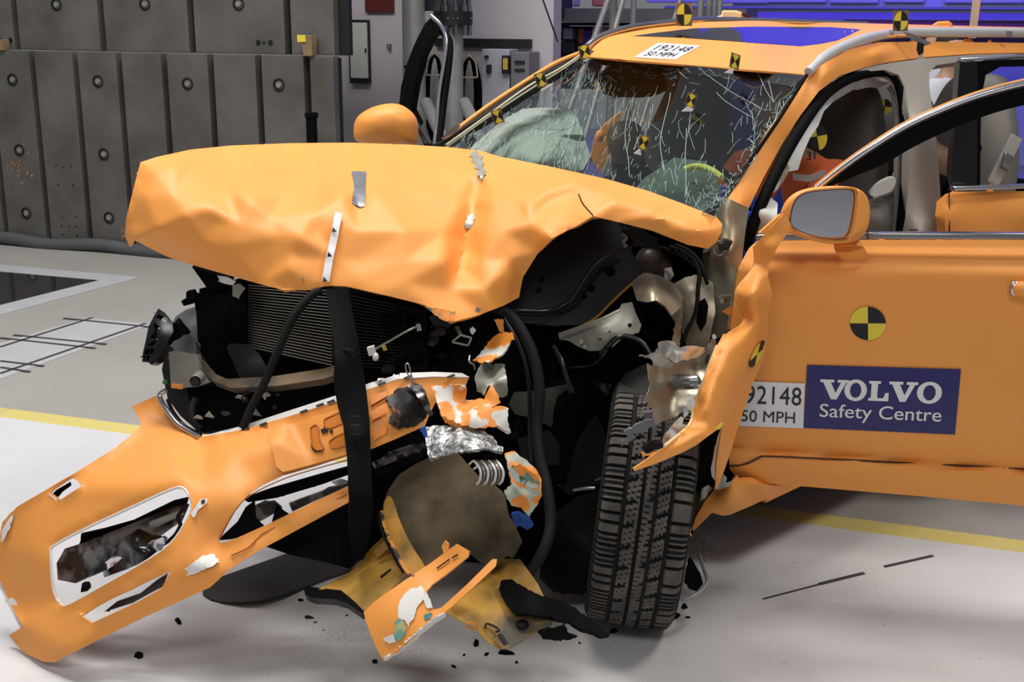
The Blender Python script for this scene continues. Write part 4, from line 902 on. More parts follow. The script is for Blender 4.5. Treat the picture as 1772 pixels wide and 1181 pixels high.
panel('passenger_door_frame', [(746, 30), (756, 52), (742, 66), (728, 100), (716, 150), (712, 195), (722, 215), (712, 235), (690, 190), (694, 150), (704, 110), (722, 66), (736, 40)], [(746, 30, 5.32), (736, 40, 5.4), (704, 110, 5.6), (690, 190, 5.7), (742, 66, 5.36), (712, 195, 5.66)], [BLACK], car, step=12, thick=.04)
pxtube([(752, 36, 5.33), (766, 55, 5.3), (777, 72, 5.27), (776, 110, 5.22), (768, 170, 5.16), (762, 220, 5.1), (758, 250, 5.06)], .017, n=10).build('passenger_door_seal', [BLACK], car)
pxtube([(735, 46, 5.42), (714, 90, 5.55), (700, 140, 5.66), (694, 186, 5.72)], .006, n=6).build('frame_groove', [DARK], car)
for a, b in (((722, 216), (746, 252)), ((726, 224), (738, 252))):
    pxtube([(a[0], a[1], 5.1), (b[0], b[1], 4.9)], .010, n=8).build('door_strut', [DARK], car)
# ---------------------------------------------------------------- torn front wing
wing_ol = [(1356, 371), (1369, 389), (1364, 403), (1347, 425), (1331, 450), (1329, 477), (1336, 509), (1331, 530), (1328, 560), (1328, 590), (1320, 625), (1303, 662), (1278, 738), (1262, 790), (1245, 838), (1237, 850), (1240, 800), (1250, 738), (1223, 757), (1205, 771), (1180, 784), (1140, 801), (1098, 816), (1096, 812), (1120, 795), (1150, 773), (1170, 757), (1193, 737), (1202, 705), (1213, 672), (1227, 636), (1241, 598), (1252, 578), (1259, 578), (1281, 565), (1289, 551), (1281, 533), (1271, 516), (1274, 502), (1293, 477), (1304, 462), (1305, 425)]
wing_c = [(1356, 371, 3.26), (1305, 425, 3.36), (1340, 430, 3.26), (1304, 462, 3.40), (1331, 455, 3.36), (1315, 470, 3.30), (1274, 508, 3.34), (1336, 509, 3.34), (1302, 515, 3.22), (1289, 551, 3.40), (1330, 545, 3.40), (1312, 548, 3.30), (1259, 578, 3.28), (1290, 580, 3.26), (1241, 598, 3.26), (1252, 605, 3.18), (1285, 630, 3.22), (1328, 590, 3.42), (1320, 625, 3.41), (1227, 636, 3.21), (1240, 640, 3.13), (1270, 650, 3.17), (1303, 662, 3.40), (1202, 705, 3.15), (1218, 705, 3.06), (1255, 700, 3.14), (1240, 730, 3.08), (1278, 738, 3.38), (1193, 737, 3.10), (1205, 752, 3.0), (1150, 775, 3.0), (1170, 775, 2.97), (1098, 814, 2.96), (1223, 757, 3.05), (1247, 745, 3.14), (1240, 840, 3.32), (1262, 790, 3.36), (1305, 600, 3.32), (1345, 400, 3.30)]
wing = panel('front_wing', wing_ol, facet(wing_c), [ORANGE], car, step=6, thick=.006, relax=7)
roundel('roundel_marker', wing, (1311, 613), (13, -12), (-5, 20), facet(wing_c), .012, 0)
panel('yellow_tag', [(1239, 742), (1250, 731), (1252, 736), (1244, 744)], 3.06, [YELLOW], wing, step=6, thick=.002)
pxtube([(1241, 599, 3.25), (1226, 638, 3.2), (1212, 674, 3.16), (1201, 707, 3.12), (1192, 737, 3.08), (1150, 773, 2.98)], .005, n=8).build('wing_flange', [mat('cream_flange', (236, 196, 140), .45)], wing)
pxtube([(1305, 425, 3.36), (1304, 462, 3.395), (1274, 505, 3.335), (1281, 533, 3.37), (1289, 551, 3.395), (1281, 565, 3.35), (1259, 578, 3.275)], .004, n=8).build('wing_flange', [mat('pale_edge', (222, 170, 96), .45)], wing)
panel('wing_bracket', [(1121, 628), (1126, 634), (1150, 626), (1170, 628), (1200, 620), (1221, 607), (1232, 588), (1240, 592), (1224, 640), (1210, 675), (1199, 702), (1190, 708), (1165, 722), (1137, 734), (1131, 730), (1128, 709), (1120, 686), (1126, 663), (1122, 650)],
      [(1121, 628, 3.22), (1150, 640, 3.24), (1200, 640, 3.32), (1232, 590, 3.28), (1210, 675, 3.24), (1165, 690, 3.22), (1137, 734, 3.15), (1125, 690, 3.16), (1190, 700, 3.2)], [BRONZE], wing, step=8, thick=.004, rough=.012, rfreq=20)
panel('wing_bracket', [(1140, 592), (1156, 589), (1162, 598), (1186, 602), (1203, 600), (1220, 603), (1218, 612), (1199, 621), (1170, 628), (1143, 616), (1138, 606)], [(1140, 592, 3.24), (1170, 602, 3.16), (1170, 618, 3.17), (1200, 612, 3.2), (1220, 605, 3.24), (1145, 616, 3.22)], [ALUB], wing, step=6, thick=.02, rough=.006, rfreq=30)
panel('wing_bracket', [(1107, 616), (1130, 614), (1136, 604), (1144, 612), (1166, 630), (1160, 638), (1146, 634), (1132, 636), (1128, 622)], 3.19, [STEEL], wing, step=6, thick=.008, rough=.015, rfreq=25)
mb = MB(); mb.tube([S(1166, 662, 3.22), S(1170, 662, 3.2), S(1203, 661, 3.12), S(1206, 661, 3.12)], [.020, .023, .020, .017], 20); mb.cyl(S(1206, 661, 3.12), S(1212, 660, 3.10), .005, 8); mb.build('damper_can', [CHROMED], wing)
for ol in ([(1188, 688), (1193, 683), (1200, 690), (1203, 700), (1195, 712), (1188, 706)], [(1182, 703), (1187, 702), (1192, 716), (1184, 724)], [(1148, 757), (1160, 741), (1178, 722), (1183, 724), (1181, 735), (1190, 737), (1176, 757), (1152, 773), (1146, 766)]):
    panel('bracket_ear', ol, 3.07, [ALUB], wing, step=6, thick=.004, rough=.006, rfreq=30)
mb = MB()
for c in ((1155, 752), (1176, 732), (1196, 694), (1235, 582)): p = S(*c, 3.05 if c[1] > 600 else 3.22); mb.cyl(p, p+Vector((0, -.012, 0)), .006, 8)
mb.build('bolt', [ALUB], wing)
panel('barcode_tag', [(1222, 616), (1228, 612), (1225, 628), (1219, 632)], 3.17, [INK], wing, step=6, thick=.001)
for ol, Y in (([(1078, 748), (1092, 741), (1118, 728), (1130, 728), (1133, 738), (1112, 748), (1095, 752), (1100, 757), (1084, 768), (1075, 775), (1077, 764), (1086, 757)], 3.10), ([(1115, 716), (1128, 712), (1134, 735), (1120, 742), (1114, 728)], 3.13)):
    panel('torn_plastic', ol, Y, [mat('grey_torn_plastic', (98, 100, 104), .5)], wing, step=6, thick=.008, rough=.012, rfreq=30)
panel('torn_plastic', [(1108, 783), (1120, 786), (1134, 782), (1134, 788), (1112, 790)], 3.08, [ORANGE], wing, step=6, thick=.004)
mb = pxtube([(1118, 776, 3.12), (1132, 770, 3.1), (1148, 770, 3.1)], .014); mb.build('rubber_stub', [RUBBER], wing)
panel('wing_lining', [(1241, 762), (1248, 742), (1250, 760), (1243, 800), (1240, 836), (1232, 825), (1230, 812)], 3.36, [PRIMER], wing, step=7, thick=.004)
# sill end and its broken corner
panel('sill', [(1262, 892), (1250, 893), (1232, 888), (1205, 915), (1196, 922), (1204, 896), (1220, 868), (1236, 848), (1262, 836), (1276, 823), (1280, 832), (1300, 838), (1370, 843), (1340, 857), (1300, 876)],
      [(1262, 892, 3.52), (1205, 915, 3.56), (1236, 848, 3.5), (1276, 823, 3.46), (1370, 843, 3.62), (1270, 850, 3.44), (1300, 860, 3.52), (1320, 850, 3.50), (1265, 880, 3.46), (1225, 880, 3.48)], [ORANGE], car, step=8, thick=.03)
panel('torn_bracket', [(1236, 846), (1248, 832), (1252, 822), (1258, 828), (1256, 836), (1266, 834), (1262, 842), (1244, 848)], 3.42, [ALU], car, step=5, thick=.006, rough=.012, rfreq=30)
panel('torn_bracket', [(1214, 846), (1226, 840), (1234, 846), (1222, 862), (1212, 868)], 3.5, [STEEL], car, step=5, thick=.006, rough=.01, rfreq=30)
panel('hinge_cavity', [(1236, 850), (1248, 780), (1258, 760), (1262, 800), (1262, 838), (1250, 840)], 3.5, [CHAR], car, step=10, thick=.02)
# ---------------------------------------------------------------- front wheel
wc = Vector((.405, 3.42, .372)); RAD = .372; WID = .268
wheel = wheel_root = None
ax = Vector((math.cos(math.radians(5.0)), math.sin(math.radians(-7)), -math.sin(math.radians(5.5)))).normalized()
fz = Vector((0, 0, 1)); fy = ax.cross(fz).normalized(); fz = fy.cross(ax).normalized()
NS, NU_ = 420, 72
prof = []
for i in range(NU_+1):
    u = -1+2*i/NU_; x = u*WID/2
    if abs(u) < .80: r = RAD-.004*(u/.8)**2
    else:
        t = (abs(u)-.80)/.20; r = RAD-.004-.030*t**2.2
    prof.append((x, r, u))
side = [(.96, .325), (1.0, .29), (.99, .255), (.93, .225)]
full = [(-a*WID/2, r, None) for a, r in reversed(side)]+prof+[(a*WID/2, r, None) for a, r in side]
tv = []; tf_ = []; tm = []
grooves = [(-.47, .040), (-.10, .034), (.20, .034), (.52, .040)]
def groove(u, k):
    a = k/NS*72.0; ph = a % 1.0
    for g, w in grooves:
        if abs(u-g) < w: return .009
    if u < -.47:
        if abs(ph-.5) < .085: return .008
        if abs(ph-.0) < .035 or ph > .965: return .003
    elif u > .52:
        if abs(((a+.3) % 1.0)-.5) < .085: return .008
        if abs(((a+.8) % 1.0)-.5) < .035: return .003
    elif -.47 < u < -.10:
        if abs(((a-u*1.5) % 2.0)-1.0) < .11 and u < -.22: return .007
        if abs(((a-u*1.5) % .5)-.25) < .05: return .002
    elif -.10 < u < .20:
        if abs(((a-u*.6) % 2.0)-1.0) < .11 and u > .08: return .007
        if abs(((a-u*.9) % .5)-.25) < .05: return .002
    else:
        if abs(((a-u*2.2) % 2.0)-1.0) < .13 and u < .47: return .007
        if abs(((a-u*2.2) % .5)-.25) < .05: return .002
    return 0
W_ = len(full)
for k in range(NS):
    an = 2*math.pi*k/NS; e = fy*math.cos(an)+fz*math.sin(an)
    for x, r, u in full:
        d = groove(u, k) if u is not None and abs(u) < .97 else 0
        p = wc+ax*x+e*(r-d)
        if p.z < .002: p.z = .002
        tv.append(p)
for k in range(NS):
    for i in range(W_-1):
        tf_.append((k*W_+i, k*W_+i+1, ((k+1) % NS)*W_+i+1, ((k+1) % NS)*W_+i))
        u = full[i][2]; u2 = full[i+1][2]
        if u is None or u2 is None or abs(u) > .93: tm.append(0)
        else: tm.append(1 if (groove((u+u2)/2, k) < .001 and groove((u+u2)/2, (k+1) % NS) < .0025) else 0)
tyre = mk('front_tyre', tv, tf_, [RUBBER, TREAD], car, mi=tm, sharp=30)
mb = MB(); mb.tube([wc-ax*.10, wc-ax*.09, wc+ax*.09, wc+ax*.10], [.22, .235, .235, .22], 40); mb.build('wheel_rim', [DARK], tyre)
mb = MB()
for k in range(26):
    px = random.uniform(1192, 1216); py = random.uniform(890, 1010); px = 1216-(py-890)*.13+random.gauss(-6, 5)
    D_ = 3.16+.0
    p = S(px, py, 3.0); 
    d = (p-EYE).normalized()
    t0 = None
    for s in np.linspace(2.6, 4.2, 400):
        q = EYE+d*s; l = q-wc; xx = l.dot(ax); rr = (l-ax*xx).length
        if abs(xx) < WID/2 and rr < RAD-.02*max(0, (abs(xx)/(WID/2)-.75)/.25)**2+.002: t0 = q; break
    if t0 is None: continue
    w = random.uniform(.003, .008); h = random.uniform(.004, .016); q = t0-d*.004
    pts = [q+Vector((random.uniform(-1, 1)*w, 0, z*h)) for z in (1, .3)]+[q+Vector((w*random.uniform(.5, 1.3), 0, z*h)) for z in (-.2, -1)]+[q+Vector((-w, 0, -.5*h))]
    mb.add(pts, [(0, 1, 2, 3, 4)], 0)
if mb.v: mb.build('paint_scrape', [mat('tyre_orange_scrape', (190, 130, 64), .7)], tyre, smooth=False, recalc=False)
# ---------------------------------------------------------------- engine bay
def ep(name, ol, d, m, **k):
    k.setdefault('step', 9); k.setdefault('thick', .006); return panel(name, ol, d, [m], car, **k)
ep('inner_wing', [(862, 545), (878, 490), (900, 445), (940, 396), (1000, 378), (1070, 385), (1079, 408), (1083, 420), (1092, 433), (1116, 470), (1090, 492), (1060, 521), (1035, 545), (1008, 562), (960, 564), (900, 558)],
   [(862, 545, 3.60), (1116, 470, 3.72), (1079, 408, 3.82), (1008, 562, 3.62), (900, 450, 3.70), (960, 480, 3.70)], DKGREY, holes=[circ(1056, 469, 9, 16, 10), circ(937, 484, 6), circ(932, 503, 6), circ(1023, 499, 7), circ(1009, 512, 7)], step=11)
pxtube([(1115, 474, 3.70), (1088, 496, 3.67), (1058, 524, 3.64), (1034, 548, 3.62), (1010, 563, 3.61)], .004, n=6).build('inner_wing_edge', [mat('ochre_edge', (150, 104, 30), .6)], car)
pxtube([(858, 534, 3.55), (900, 538, 3.56), (950, 538, 3.60), (985, 522, 3.62), (1006, 492, 3.65), (1028, 460, 3.68), (1060, 438, 3.70), (1088, 430, 3.72), (1094, 427, 3.72)], .007).build('wiring_hose', [BLACKG], car)
pxtube([(858, 541, 3.56), (900, 546, 3.57), (950, 545, 3.61), (992, 528, 3.63), (1012, 498, 3.66), (1036, 464, 3.69), (1066, 443, 3.71)], .0035, n=6).build('wiring_hose', [RUBBER], car)
pxtube([(1076, 405, 3.76), (1084, 412, 3.76), (1078, 420, 3.76), (1086, 430, 3.75)], .006, n=6).build('torn_edge', [STEEL], car)
ep('chassis_leg', [(966, 577), (1000, 565), (1040, 550), (1072, 534), (1076, 526), (1094, 523), (1100, 542), (1110, 563), (1106, 575), (1080, 583), (1062, 600), (1040, 607), (1020, 608), (1000, 600), (984, 590), (968, 588)],
   [(966, 580, 3.62), (1040, 552, 3.55), (1040, 570, 3.50), (1040, 605, 3.52), (1090, 528, 3.58), (1108, 565, 3.52), (1000, 598, 3.56), (1080, 550, 3.53)], ALU, holes=[circ(1038, 588, 3, 8), circ(1090, 563, 4, 10), circ(1055, 574, 2, 8)], thick=.01)
pxtube([(968, 578, 3.58), (1000, 568, 3.54), (1042, 552, 3.49), (1072, 538, 3.5)], .004, n=6).build('chassis_leg_lip', [ALU], car)
mb = MB()
for c in ((1005, 590), (1012, 598)): p = S(*c, 3.54); mb.cyl(p, p+Vector((0, -.014, 0)), .007, 10)
mb.build('bolt', [ALU], car)
pxtube([(1040, 612, 3.5), (1052, 600, 3.48), (1066, 586, 3.47), (1085, 582, 3.47), (1110, 592, 3.46), (1126, 614, 3.44)], .008).build('brake_hose', [BLACKG], car)
pxtube([(985, 636, 3.52), (1015, 634, 3.5), (1035, 625, 3.48), (1050, 606, 3.48)], .004, n=6).build('brake_hose', [BLACKG], car)
ep('strut_tower', [(1094, 494), (1104, 478), (1120, 472), (1142, 477), (1165, 490), (1182, 512), (1180, 530), (1163, 546), (1152, 530), (1136, 520), (1118, 523), (1102, 520)], [(1094, 494, 3.62), (1142, 477, 3.66), (1182, 515, 3.60), (1130, 500, 3.52), (1155, 515, 3.52), (1105, 518, 3.55)], BRONZE, rough=.02, rfreq=14, step=7)
ep('strut_tower', [(1096, 548), (1112, 530), (1136, 524), (1152, 538), (1166, 560), (1164, 570), (1150, 570), (1128, 588), (1112, 592), (1100, 570)], [(1096, 548, 3.60), (1136, 524, 3.55), (1166, 565, 3.56), (1115, 590, 3.62), (1130, 560, 3.66)], CHAR, rough=.02, rfreq=14, step=7)
ep('bay_side', [(1150, 500), (1186, 480), (1210, 476), (1234, 490), (1238, 540), (1230, 575), (1222, 606), (1190, 606), (1176, 560), (1180, 520)], [(1150, 500, 3.68), (1234, 490, 3.64), (1222, 606, 3.60), (1190, 606, 3.64), (1200, 540, 3.62)], BRONZE, holes=[[(1206, 524), (1220, 516), (1226, 530), (1222, 560), (1212, 576), (1204, 560)]], rough=.012, rfreq=16)
ep('pillar_base', [(1236, 374), (1255, 341), (1296, 360), (1290, 400), (1284, 450), (1278, 470), (1264, 520), (1258, 572), (1232, 590), (1226, 540), (1222, 480), (1205, 440), (1196, 418), (1225, 412), (1242, 398)],
   [(1240, 372, 3.66), (1296, 360, 3.70), (1275, 350, 3.655), (1285, 440, 3.60), (1255, 440, 3.56), (1222, 480, 3.72), (1258, 572, 3.60), (1232, 590, 3.66), (1198, 420, 3.84), (1245, 520, 3.60)], BRONZE, thick=.02, step=9)
ep('tape_strip', [(1219, 429), (1240, 406), (1246, 408), (1244, 418), (1224, 436), (1216, 438)], 3.58, TAPE, thick=.002)
mb = MB(); c = S(1252, 426, 3.53); mb.box(c, Vector((.014, 0, .004)), Vector((0, .01, 0)), Vector((-.004, 0, .012))); mb.box(c+Vector((.008, 0, .006)), Vector((.006, 0, .014)), Vector((0, .012, 0)), Vector((-.012, 0, .004)))
mb.build('hinge_clip', [INK], car, bevel=.003)
mb = MB(); c = S(1245, 430, 3.545); mb.tube([c+Vector((.016*math.cos(a), 0, .022*math.sin(a))) for a in np.linspace(0, 6.283, 17)], .003, 6, caps=False); mb.build('hinge_ring', [STEEL], car)
mb = MB(); mb.bar(S(1244, 513, 3.56), S(1268, 509, 3.54), .012, .004); mb.cyl(S(1249, 518, 3.54), S(1249, 522, 3.5), .007, 8); mb.build('stay_bracket', [ALU], car)
mb = MB(); mb.ball(S(1128, 452, 3.86), .055, .05, .05, 20); mb.ball(S(1150, 462, 3.84), .03, .03, .035, 14); mb.build('fluid_reservoir', [mat('reservoir', (96, 84, 80), .4)], car)
for r0, pts in ((.007, [(1160, 427, 3.72), (1182, 436, 3.68), (1200, 450, 3.64), (1210, 472, 3.6), (1208, 500, 3.58), (1204, 540, 3.58), (1188, 575, 3.58), (1184, 592, 3.58)]), (.006, [(1170, 424, 3.73), (1195, 436, 3.68), (1212, 456, 3.62), (1220, 480, 3.6), (1224, 492, 3.6)]), (.005, [(1090, 424, 3.74), (1120, 426, 3.74), (1150, 430, 3.73), (1170, 440, 3.7)])):
    pxtube(pts, r0).build('wiring_hose', [RUBBER], car)
mb = MB()
for t in range(7):
    x, y = 1170+t*6, 433+t*4.5; mb.cyl(S(x, y, 3.69-.01*t), S(x+4, y+2.6, 3.685-.01*t), .0105, 10)
mb.build('hose_clip', [BLACKG], car)
ep('washer_bracket', [(1150, 466), (1162, 462), (1166, 478), (1158, 488), (1150, 482)], 3.7, ALUB, rough=.01, rfreq=30, step=5)
ep('bay_plate', [(1080, 398), (1098, 392), (1140, 408), (1136, 424), (1120, 430), (1100, 424)], 3.85, DARK)
ep('crumpled_panel', [(1150, 545), (1160, 540), (1182, 528), (1180, 560), (1176, 600), (1164, 592), (1166, 570)], 3.6, BRONZE, rough=.015, rfreq=16)
# lower bay
ep('subframe_arm', [(880, 700), (888, 682), (905, 680), (990, 668), (1000, 676), (1000, 716), (985, 738), (960, 742), (915, 722), (892, 718)], [(880, 700, 3.50), (990, 668, 3.56), (960, 742, 3.52), (1000, 700, 3.58), (930, 700, 3.48)], mat('subframe_grey', (74, 74, 68), .6, .2, var=.15), thick=.02)
ep('subframe_bar', [(895, 760), (950, 745), (985, 790), (975, 805), (905, 805)], 3.5, DKGREY, rough=.01)
ep('arch_liner', [(1052, 790), (1056, 700), (1080, 648), (1122, 628), (1130, 700), (1124, 722), (1080, 740), (1064, 768)], [(1052, 790, 3.4), (1080, 648, 3.5), (1122, 628, 3.46), (1130, 705, 3.34), (1080, 700, 3.36)], DKGREY, rough=.01, rfreq=12)
ep('lower_shield', [(976, 852), (996, 770), (1016, 735), (1032, 716), (1052, 760), (1066, 812), (1064, 826), (1020, 842), (988, 858)], [(976, 852, 3.36), (1032, 716, 3.5), (1066, 815, 3.38), (1010, 790, 3.42)], BLACK, rough=.008)
ep('arch_liner', [(935, 1000), (945, 900), (1000, 860), (1060, 840), (1050, 920), (1040, 1000), (1010, 1030), (960, 1025)], [(935, 1000, 3.34), (945, 900, 3.56), (1060, 840, 3.52), (1040, 1000, 3.5), (1000, 930, 3.56)], DKGREY, rough=.012, rfreq=9)
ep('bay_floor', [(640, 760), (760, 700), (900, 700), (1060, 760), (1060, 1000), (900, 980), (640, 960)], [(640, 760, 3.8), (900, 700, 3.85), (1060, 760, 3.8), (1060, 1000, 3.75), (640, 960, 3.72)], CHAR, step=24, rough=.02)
pxtube([(993, 849, 3.36), (1012, 846, 3.33), (1030, 845, 3.32)], .005).build('torn_edge', [STEEL], car)
pxtube([(1030, 832, 3.34), (1045, 826, 3.33), (1060, 822, 3.32), (1062, 828, 3.32), (1054, 829, 3.32)], .002, n=6).build('wire', [STEEL], car)
pxtube([(856, 532, 3.52), (882, 545, 3.50), (905, 576, 3.46), (925, 622, 3.42), (934, 680, 3.38), (929, 740, 3.34), (936, 800, 3.28), (948, 850, 3.22), (953, 910, 3.16), (938, 958, 3.1), (910, 1002, 3.06)], .0165, n=14).build('coolant_hose', [RUBBER], car)
pxtube([(872, 552, 3.54), (900, 600, 3.50), (915, 660, 3.46), (917, 740, 3.42), (922, 800, 3.38)], .007).build('coolant_hose', [BLACKG], car)
pxtube([(958, 600, 3.5), (972, 625, 3.46), (980, 650, 3.44), (990, 680, 3.42)], .008).build('coolant_hose', [BLACKG], car)
# radiator pack
rad = ep('radiator', [(425, 488), (560, 500), (745, 528), (742, 640), (640, 640), (572, 634), (430, 602)], [(425, 488, 3.80), (745, 528, 3.64), (742, 640, 3.64), (430, 602, 3.80)], CHAR, step=20, thick=.06)
rp = PL((425, 488, 3.79), (742, 528, 3.63), (742, 640, 3.63))
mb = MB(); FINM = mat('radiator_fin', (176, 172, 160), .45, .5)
for k in range(24):
    t = k/23; a = (430, 494+t*106); b = (575, 504+t*128)
    mb.bar(S(*a, rp(*a)-.004), S(*b, rp(*b)-.004), .004, .0032)
fin = mb.build('cooling_fins', [FINM], rad, smooth=False)
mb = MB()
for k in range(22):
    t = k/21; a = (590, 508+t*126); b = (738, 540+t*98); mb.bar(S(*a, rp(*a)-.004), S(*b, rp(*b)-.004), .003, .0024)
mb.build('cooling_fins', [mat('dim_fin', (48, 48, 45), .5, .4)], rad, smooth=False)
ep('radiator_side_box', [(334, 510), (346, 506), (400, 512), (424, 520), (428, 560), (426, 640), (400, 668), (372, 652), (350, 625), (342, 590), (340, 545)], [(334, 510, 3.76), (400, 512, 3.70), (428, 600, 3.74), (372, 652, 3.70), (370, 560, 3.66)], BLACK, thick=.10)
ep('radiator_cap', [(313, 522), (322, 518), (322, 506), (334, 504), (338, 512), (334, 526), (318, 530)], 3.7, BLACK, thick=.03)
ep('lock_panel', [(332, 462), (400, 484), (394, 505), (384, 516), (364, 508), (352, 490)], 3.74, BLACK, thick=.05)
ep('mount_bracket', [(376, 478), (392, 480), (408, 488), (402, 494), (392, 492), (384, 490)], 3.66, ALUB, step=5, thick=.01)
ep('mount_bracket', [(402, 494), (414, 492), (424, 500), (414, 514), (410, 545), (403, 540)], 3.7, ALU, step=6, thick=.01)
ep('air_guide', [(392, 600), (400, 594), (432, 597), (448, 612), (462, 636), (446, 664), (430, 668), (412, 650)], [(392, 600, 3.62), (432, 597, 3.6), (446, 664, 3.55), (425, 630, 3.56)], DARK)
ep('bumper_beam', [(338, 590), (352, 622), (374, 648), (392, 656), (470, 652), (560, 638), (605, 625), (606, 640), (560, 656), (480, 668), (400, 672), (368, 660), (346, 636)], [(338, 590, 3.66), (374, 650, 3.54), (470, 660, 3.46), (605, 632, 3.46)], mat('dirty_beam', (112, 92, 66), .5, .3, rgb2=(52, 46, 40)), thick=.03)
ep('crash_box', [(292, 610), (304, 607), (342, 614), (346, 640), (362, 662), (345, 668), (318, 672), (296, 672)], [(292, 610, 3.66), (342, 614, 3.58), (362, 662, 3.54), (296, 672, 3.62)], ALU, thick=.012)
ep('crash_box_tab', [(296, 664), (316, 666), (316, 674), (297, 672)], 3.56, ORANGE, step=6)
mb = MB(); c = S(343, 655, 3.52); mb.tube([c+Vector((0, -.035, 0)), c+Vector((0, .02, 0))], .018, 20, caps=False); mb.tube([c+Vector((0, -.034, 0)), c+Vector((0, .02, 0))], .012, 20); mb.m = [0]*(20)+[1]*(len(mb.f)-20); mb.build('towing_eye', [ALU, INK], car)
ep('wheel_arch_shield', [(280, 640), (286, 610), (300, 596), (312, 640), (330, 700), (348, 752), (312, 720), (290, 690)], [(280, 640, 3.72), (300, 596, 3.74), (348, 752, 3.56), (310, 680, 3.62)], DKGREY)
ep('headlamp_back', [(294, 566), (304, 548), (322, 536), (342, 530), (346, 600), (338, 614), (302, 608), (294, 592)], [(294, 566, 3.78), (322, 536, 3.80), (342, 575, 3.70), (302, 606, 3.72), (322, 575, 3.70)], mat('grey_housing', (112, 114, 118), .45))
ep('lower_crossmember', [(318, 668), (380, 670), (450, 690), (520, 680), (640, 655), (640, 690), (560, 706), (480, 732), (400, 742), (350, 750), (330, 700)], [(318, 668, 3.62), (640, 660, 3.5), (480, 730, 3.5), (350, 750, 3.55)], CHAR, thick=.02)
for k in range(12):
    x = random.uniform(345, 480); y = random.uniform(678, 722); s = random.uniform(4, 13); a = random.uniform(0, 3)
    ep('broken_bracket', [(x, y), (x+s*math.cos(a), y-s*.7*math.sin(a)), (x+s*1.6*math.cos(a+.4), y+s*.3), (x+s*.5, y+s*.6)], random.uniform(3.40, 3.46), random.choice([ALU, DKGREY, DARK, STEEL, BLACKG]), step=8, thick=.008, fine=False)
mb = pxtube([(338, 690, 3.5), (332, 710, 3.47), (335, 730, 3.45), (345, 742, 3.44)], .010)
mb.build('wiring_hose', [RUBBER], car)
ep('green_tag', [(281, 660), (289, 657), (290, 664), (282, 666)], 3.6, GREENP, step=6, thick=.001)
hb_h = [[(276, 546), (287, 551), (285, 556), (273, 550)], [(268, 561), (277, 567), (268, 572)], [(262, 583), (270, 574), (271, 586)], [(258, 596), (268, 591), (266, 599)], [(254, 606), (259, 603), (257, 612), (251, 612)], [(262, 603), (267, 608), (260, 612)], [(253, 618), (259, 616), (256, 624)], [(249, 616), (251, 618), (250, 625)]]
ep('headlamp_bracket', [(274, 534), (286, 542), (298, 557), (300, 574), (290, 592), (280, 610), (272, 626), (262, 632), (256, 627), (246, 627), (247, 612), (252, 590), (257, 566), (266, 548)], [(274, 534, 3.66), (298, 560, 3.60), (246, 627, 3.56), (275, 585, 3.56)], BLACKG, holes=[scaled(h, 1.45) for h in hb_h], step=5, thick=.025)
ep('headlamp_bracket', [(290, 570), (300, 560), (312, 560), (320, 574), (312, 586), (298, 592), (288, 586)], 3.6, BLACK, step=6, thick=.04, rough=.01, rfreq=30)
# hanging trim bar and small hoses before the radiator
ep('grille_bar', [(563, 500), (600, 498), (608, 530), (620, 590), (632, 660), (640, 730), (642, 800), (646, 880), (640, 930), (630, 968), (612, 975), (604, 930), (604, 860), (600, 790), (592, 720), (584, 640), (574, 570)],
   [(563, 500, 3.46), (600, 498, 3.44), (592, 600, 3.30), (625, 620, 3.32), (600, 760, 3.12), (640, 760, 3.14), (604, 880, 3.00), (645, 880, 3.02), (620, 970, 3.06), (620, 760, 3.10), (608, 620, 3.28)], BLACK, step=12, thick=.04)
for y in (612, 728, 744):
    x = 570+(y-500)*.11+16
    mb = MB(); c = S(x+8, y, 3.31-(y-600)*.0014); mb.tube(catmull([c+Vector((-.02, -.004, .012)), c+Vector((.004, -.008, .012)), c+Vector((.014, -.006, 0)), c+Vector((.004, -.008, -.012)), c+Vector((-.02, -.004, -.012))], 5), .003, 6); mb.build('clip_slot', [DKGREY], car)
pxtube([(556, 502, 3.5), (536, 514, 3.48), (506, 552, 3.45), (480, 610, 3.42), (458, 662, 3.4), (436, 704, 3.38), (420, 742, 3.36)], .0125, n=12).build('coolant_hose', [RUBBER], car)
pxtube([(640, 610, 3.42), (672, 592, 3.42), (705, 573, 3.42), (722, 565, 3.43)], .0035, n=8).build('sensor_stalk', [STEEL], car)
ep('sensor', [(720, 562), (727, 561), (730, 572), (722, 574)], 3.42, STEEL, step=5)
mb = MB(); mb.ball(S(650, 618, 3.4), .010, .012, .013); mb.box(S(643, 607, 3.41), Vector((.010, 0, .003)), Vector((0, .01, 0)), Vector((-.003, 0, .012))); mb.build('sensor', [PRIMER], car)
ep('sensor_tag', [(660, 600), (666, 598), (670, 606), (664, 608)], 3.41, mat('ochre_tag', (190, 150, 70), .5), step=5)
ep('bay_backing', [(345, 500), (430, 478), (745, 512), (760, 780), (640, 790), (420, 748), (352, 752), (345, 690)], [(345, 500, 4.0), (745, 512, 3.85), (760, 780, 3.8), (352, 750, 3.9)], CHAR, step=24, rough=.02)
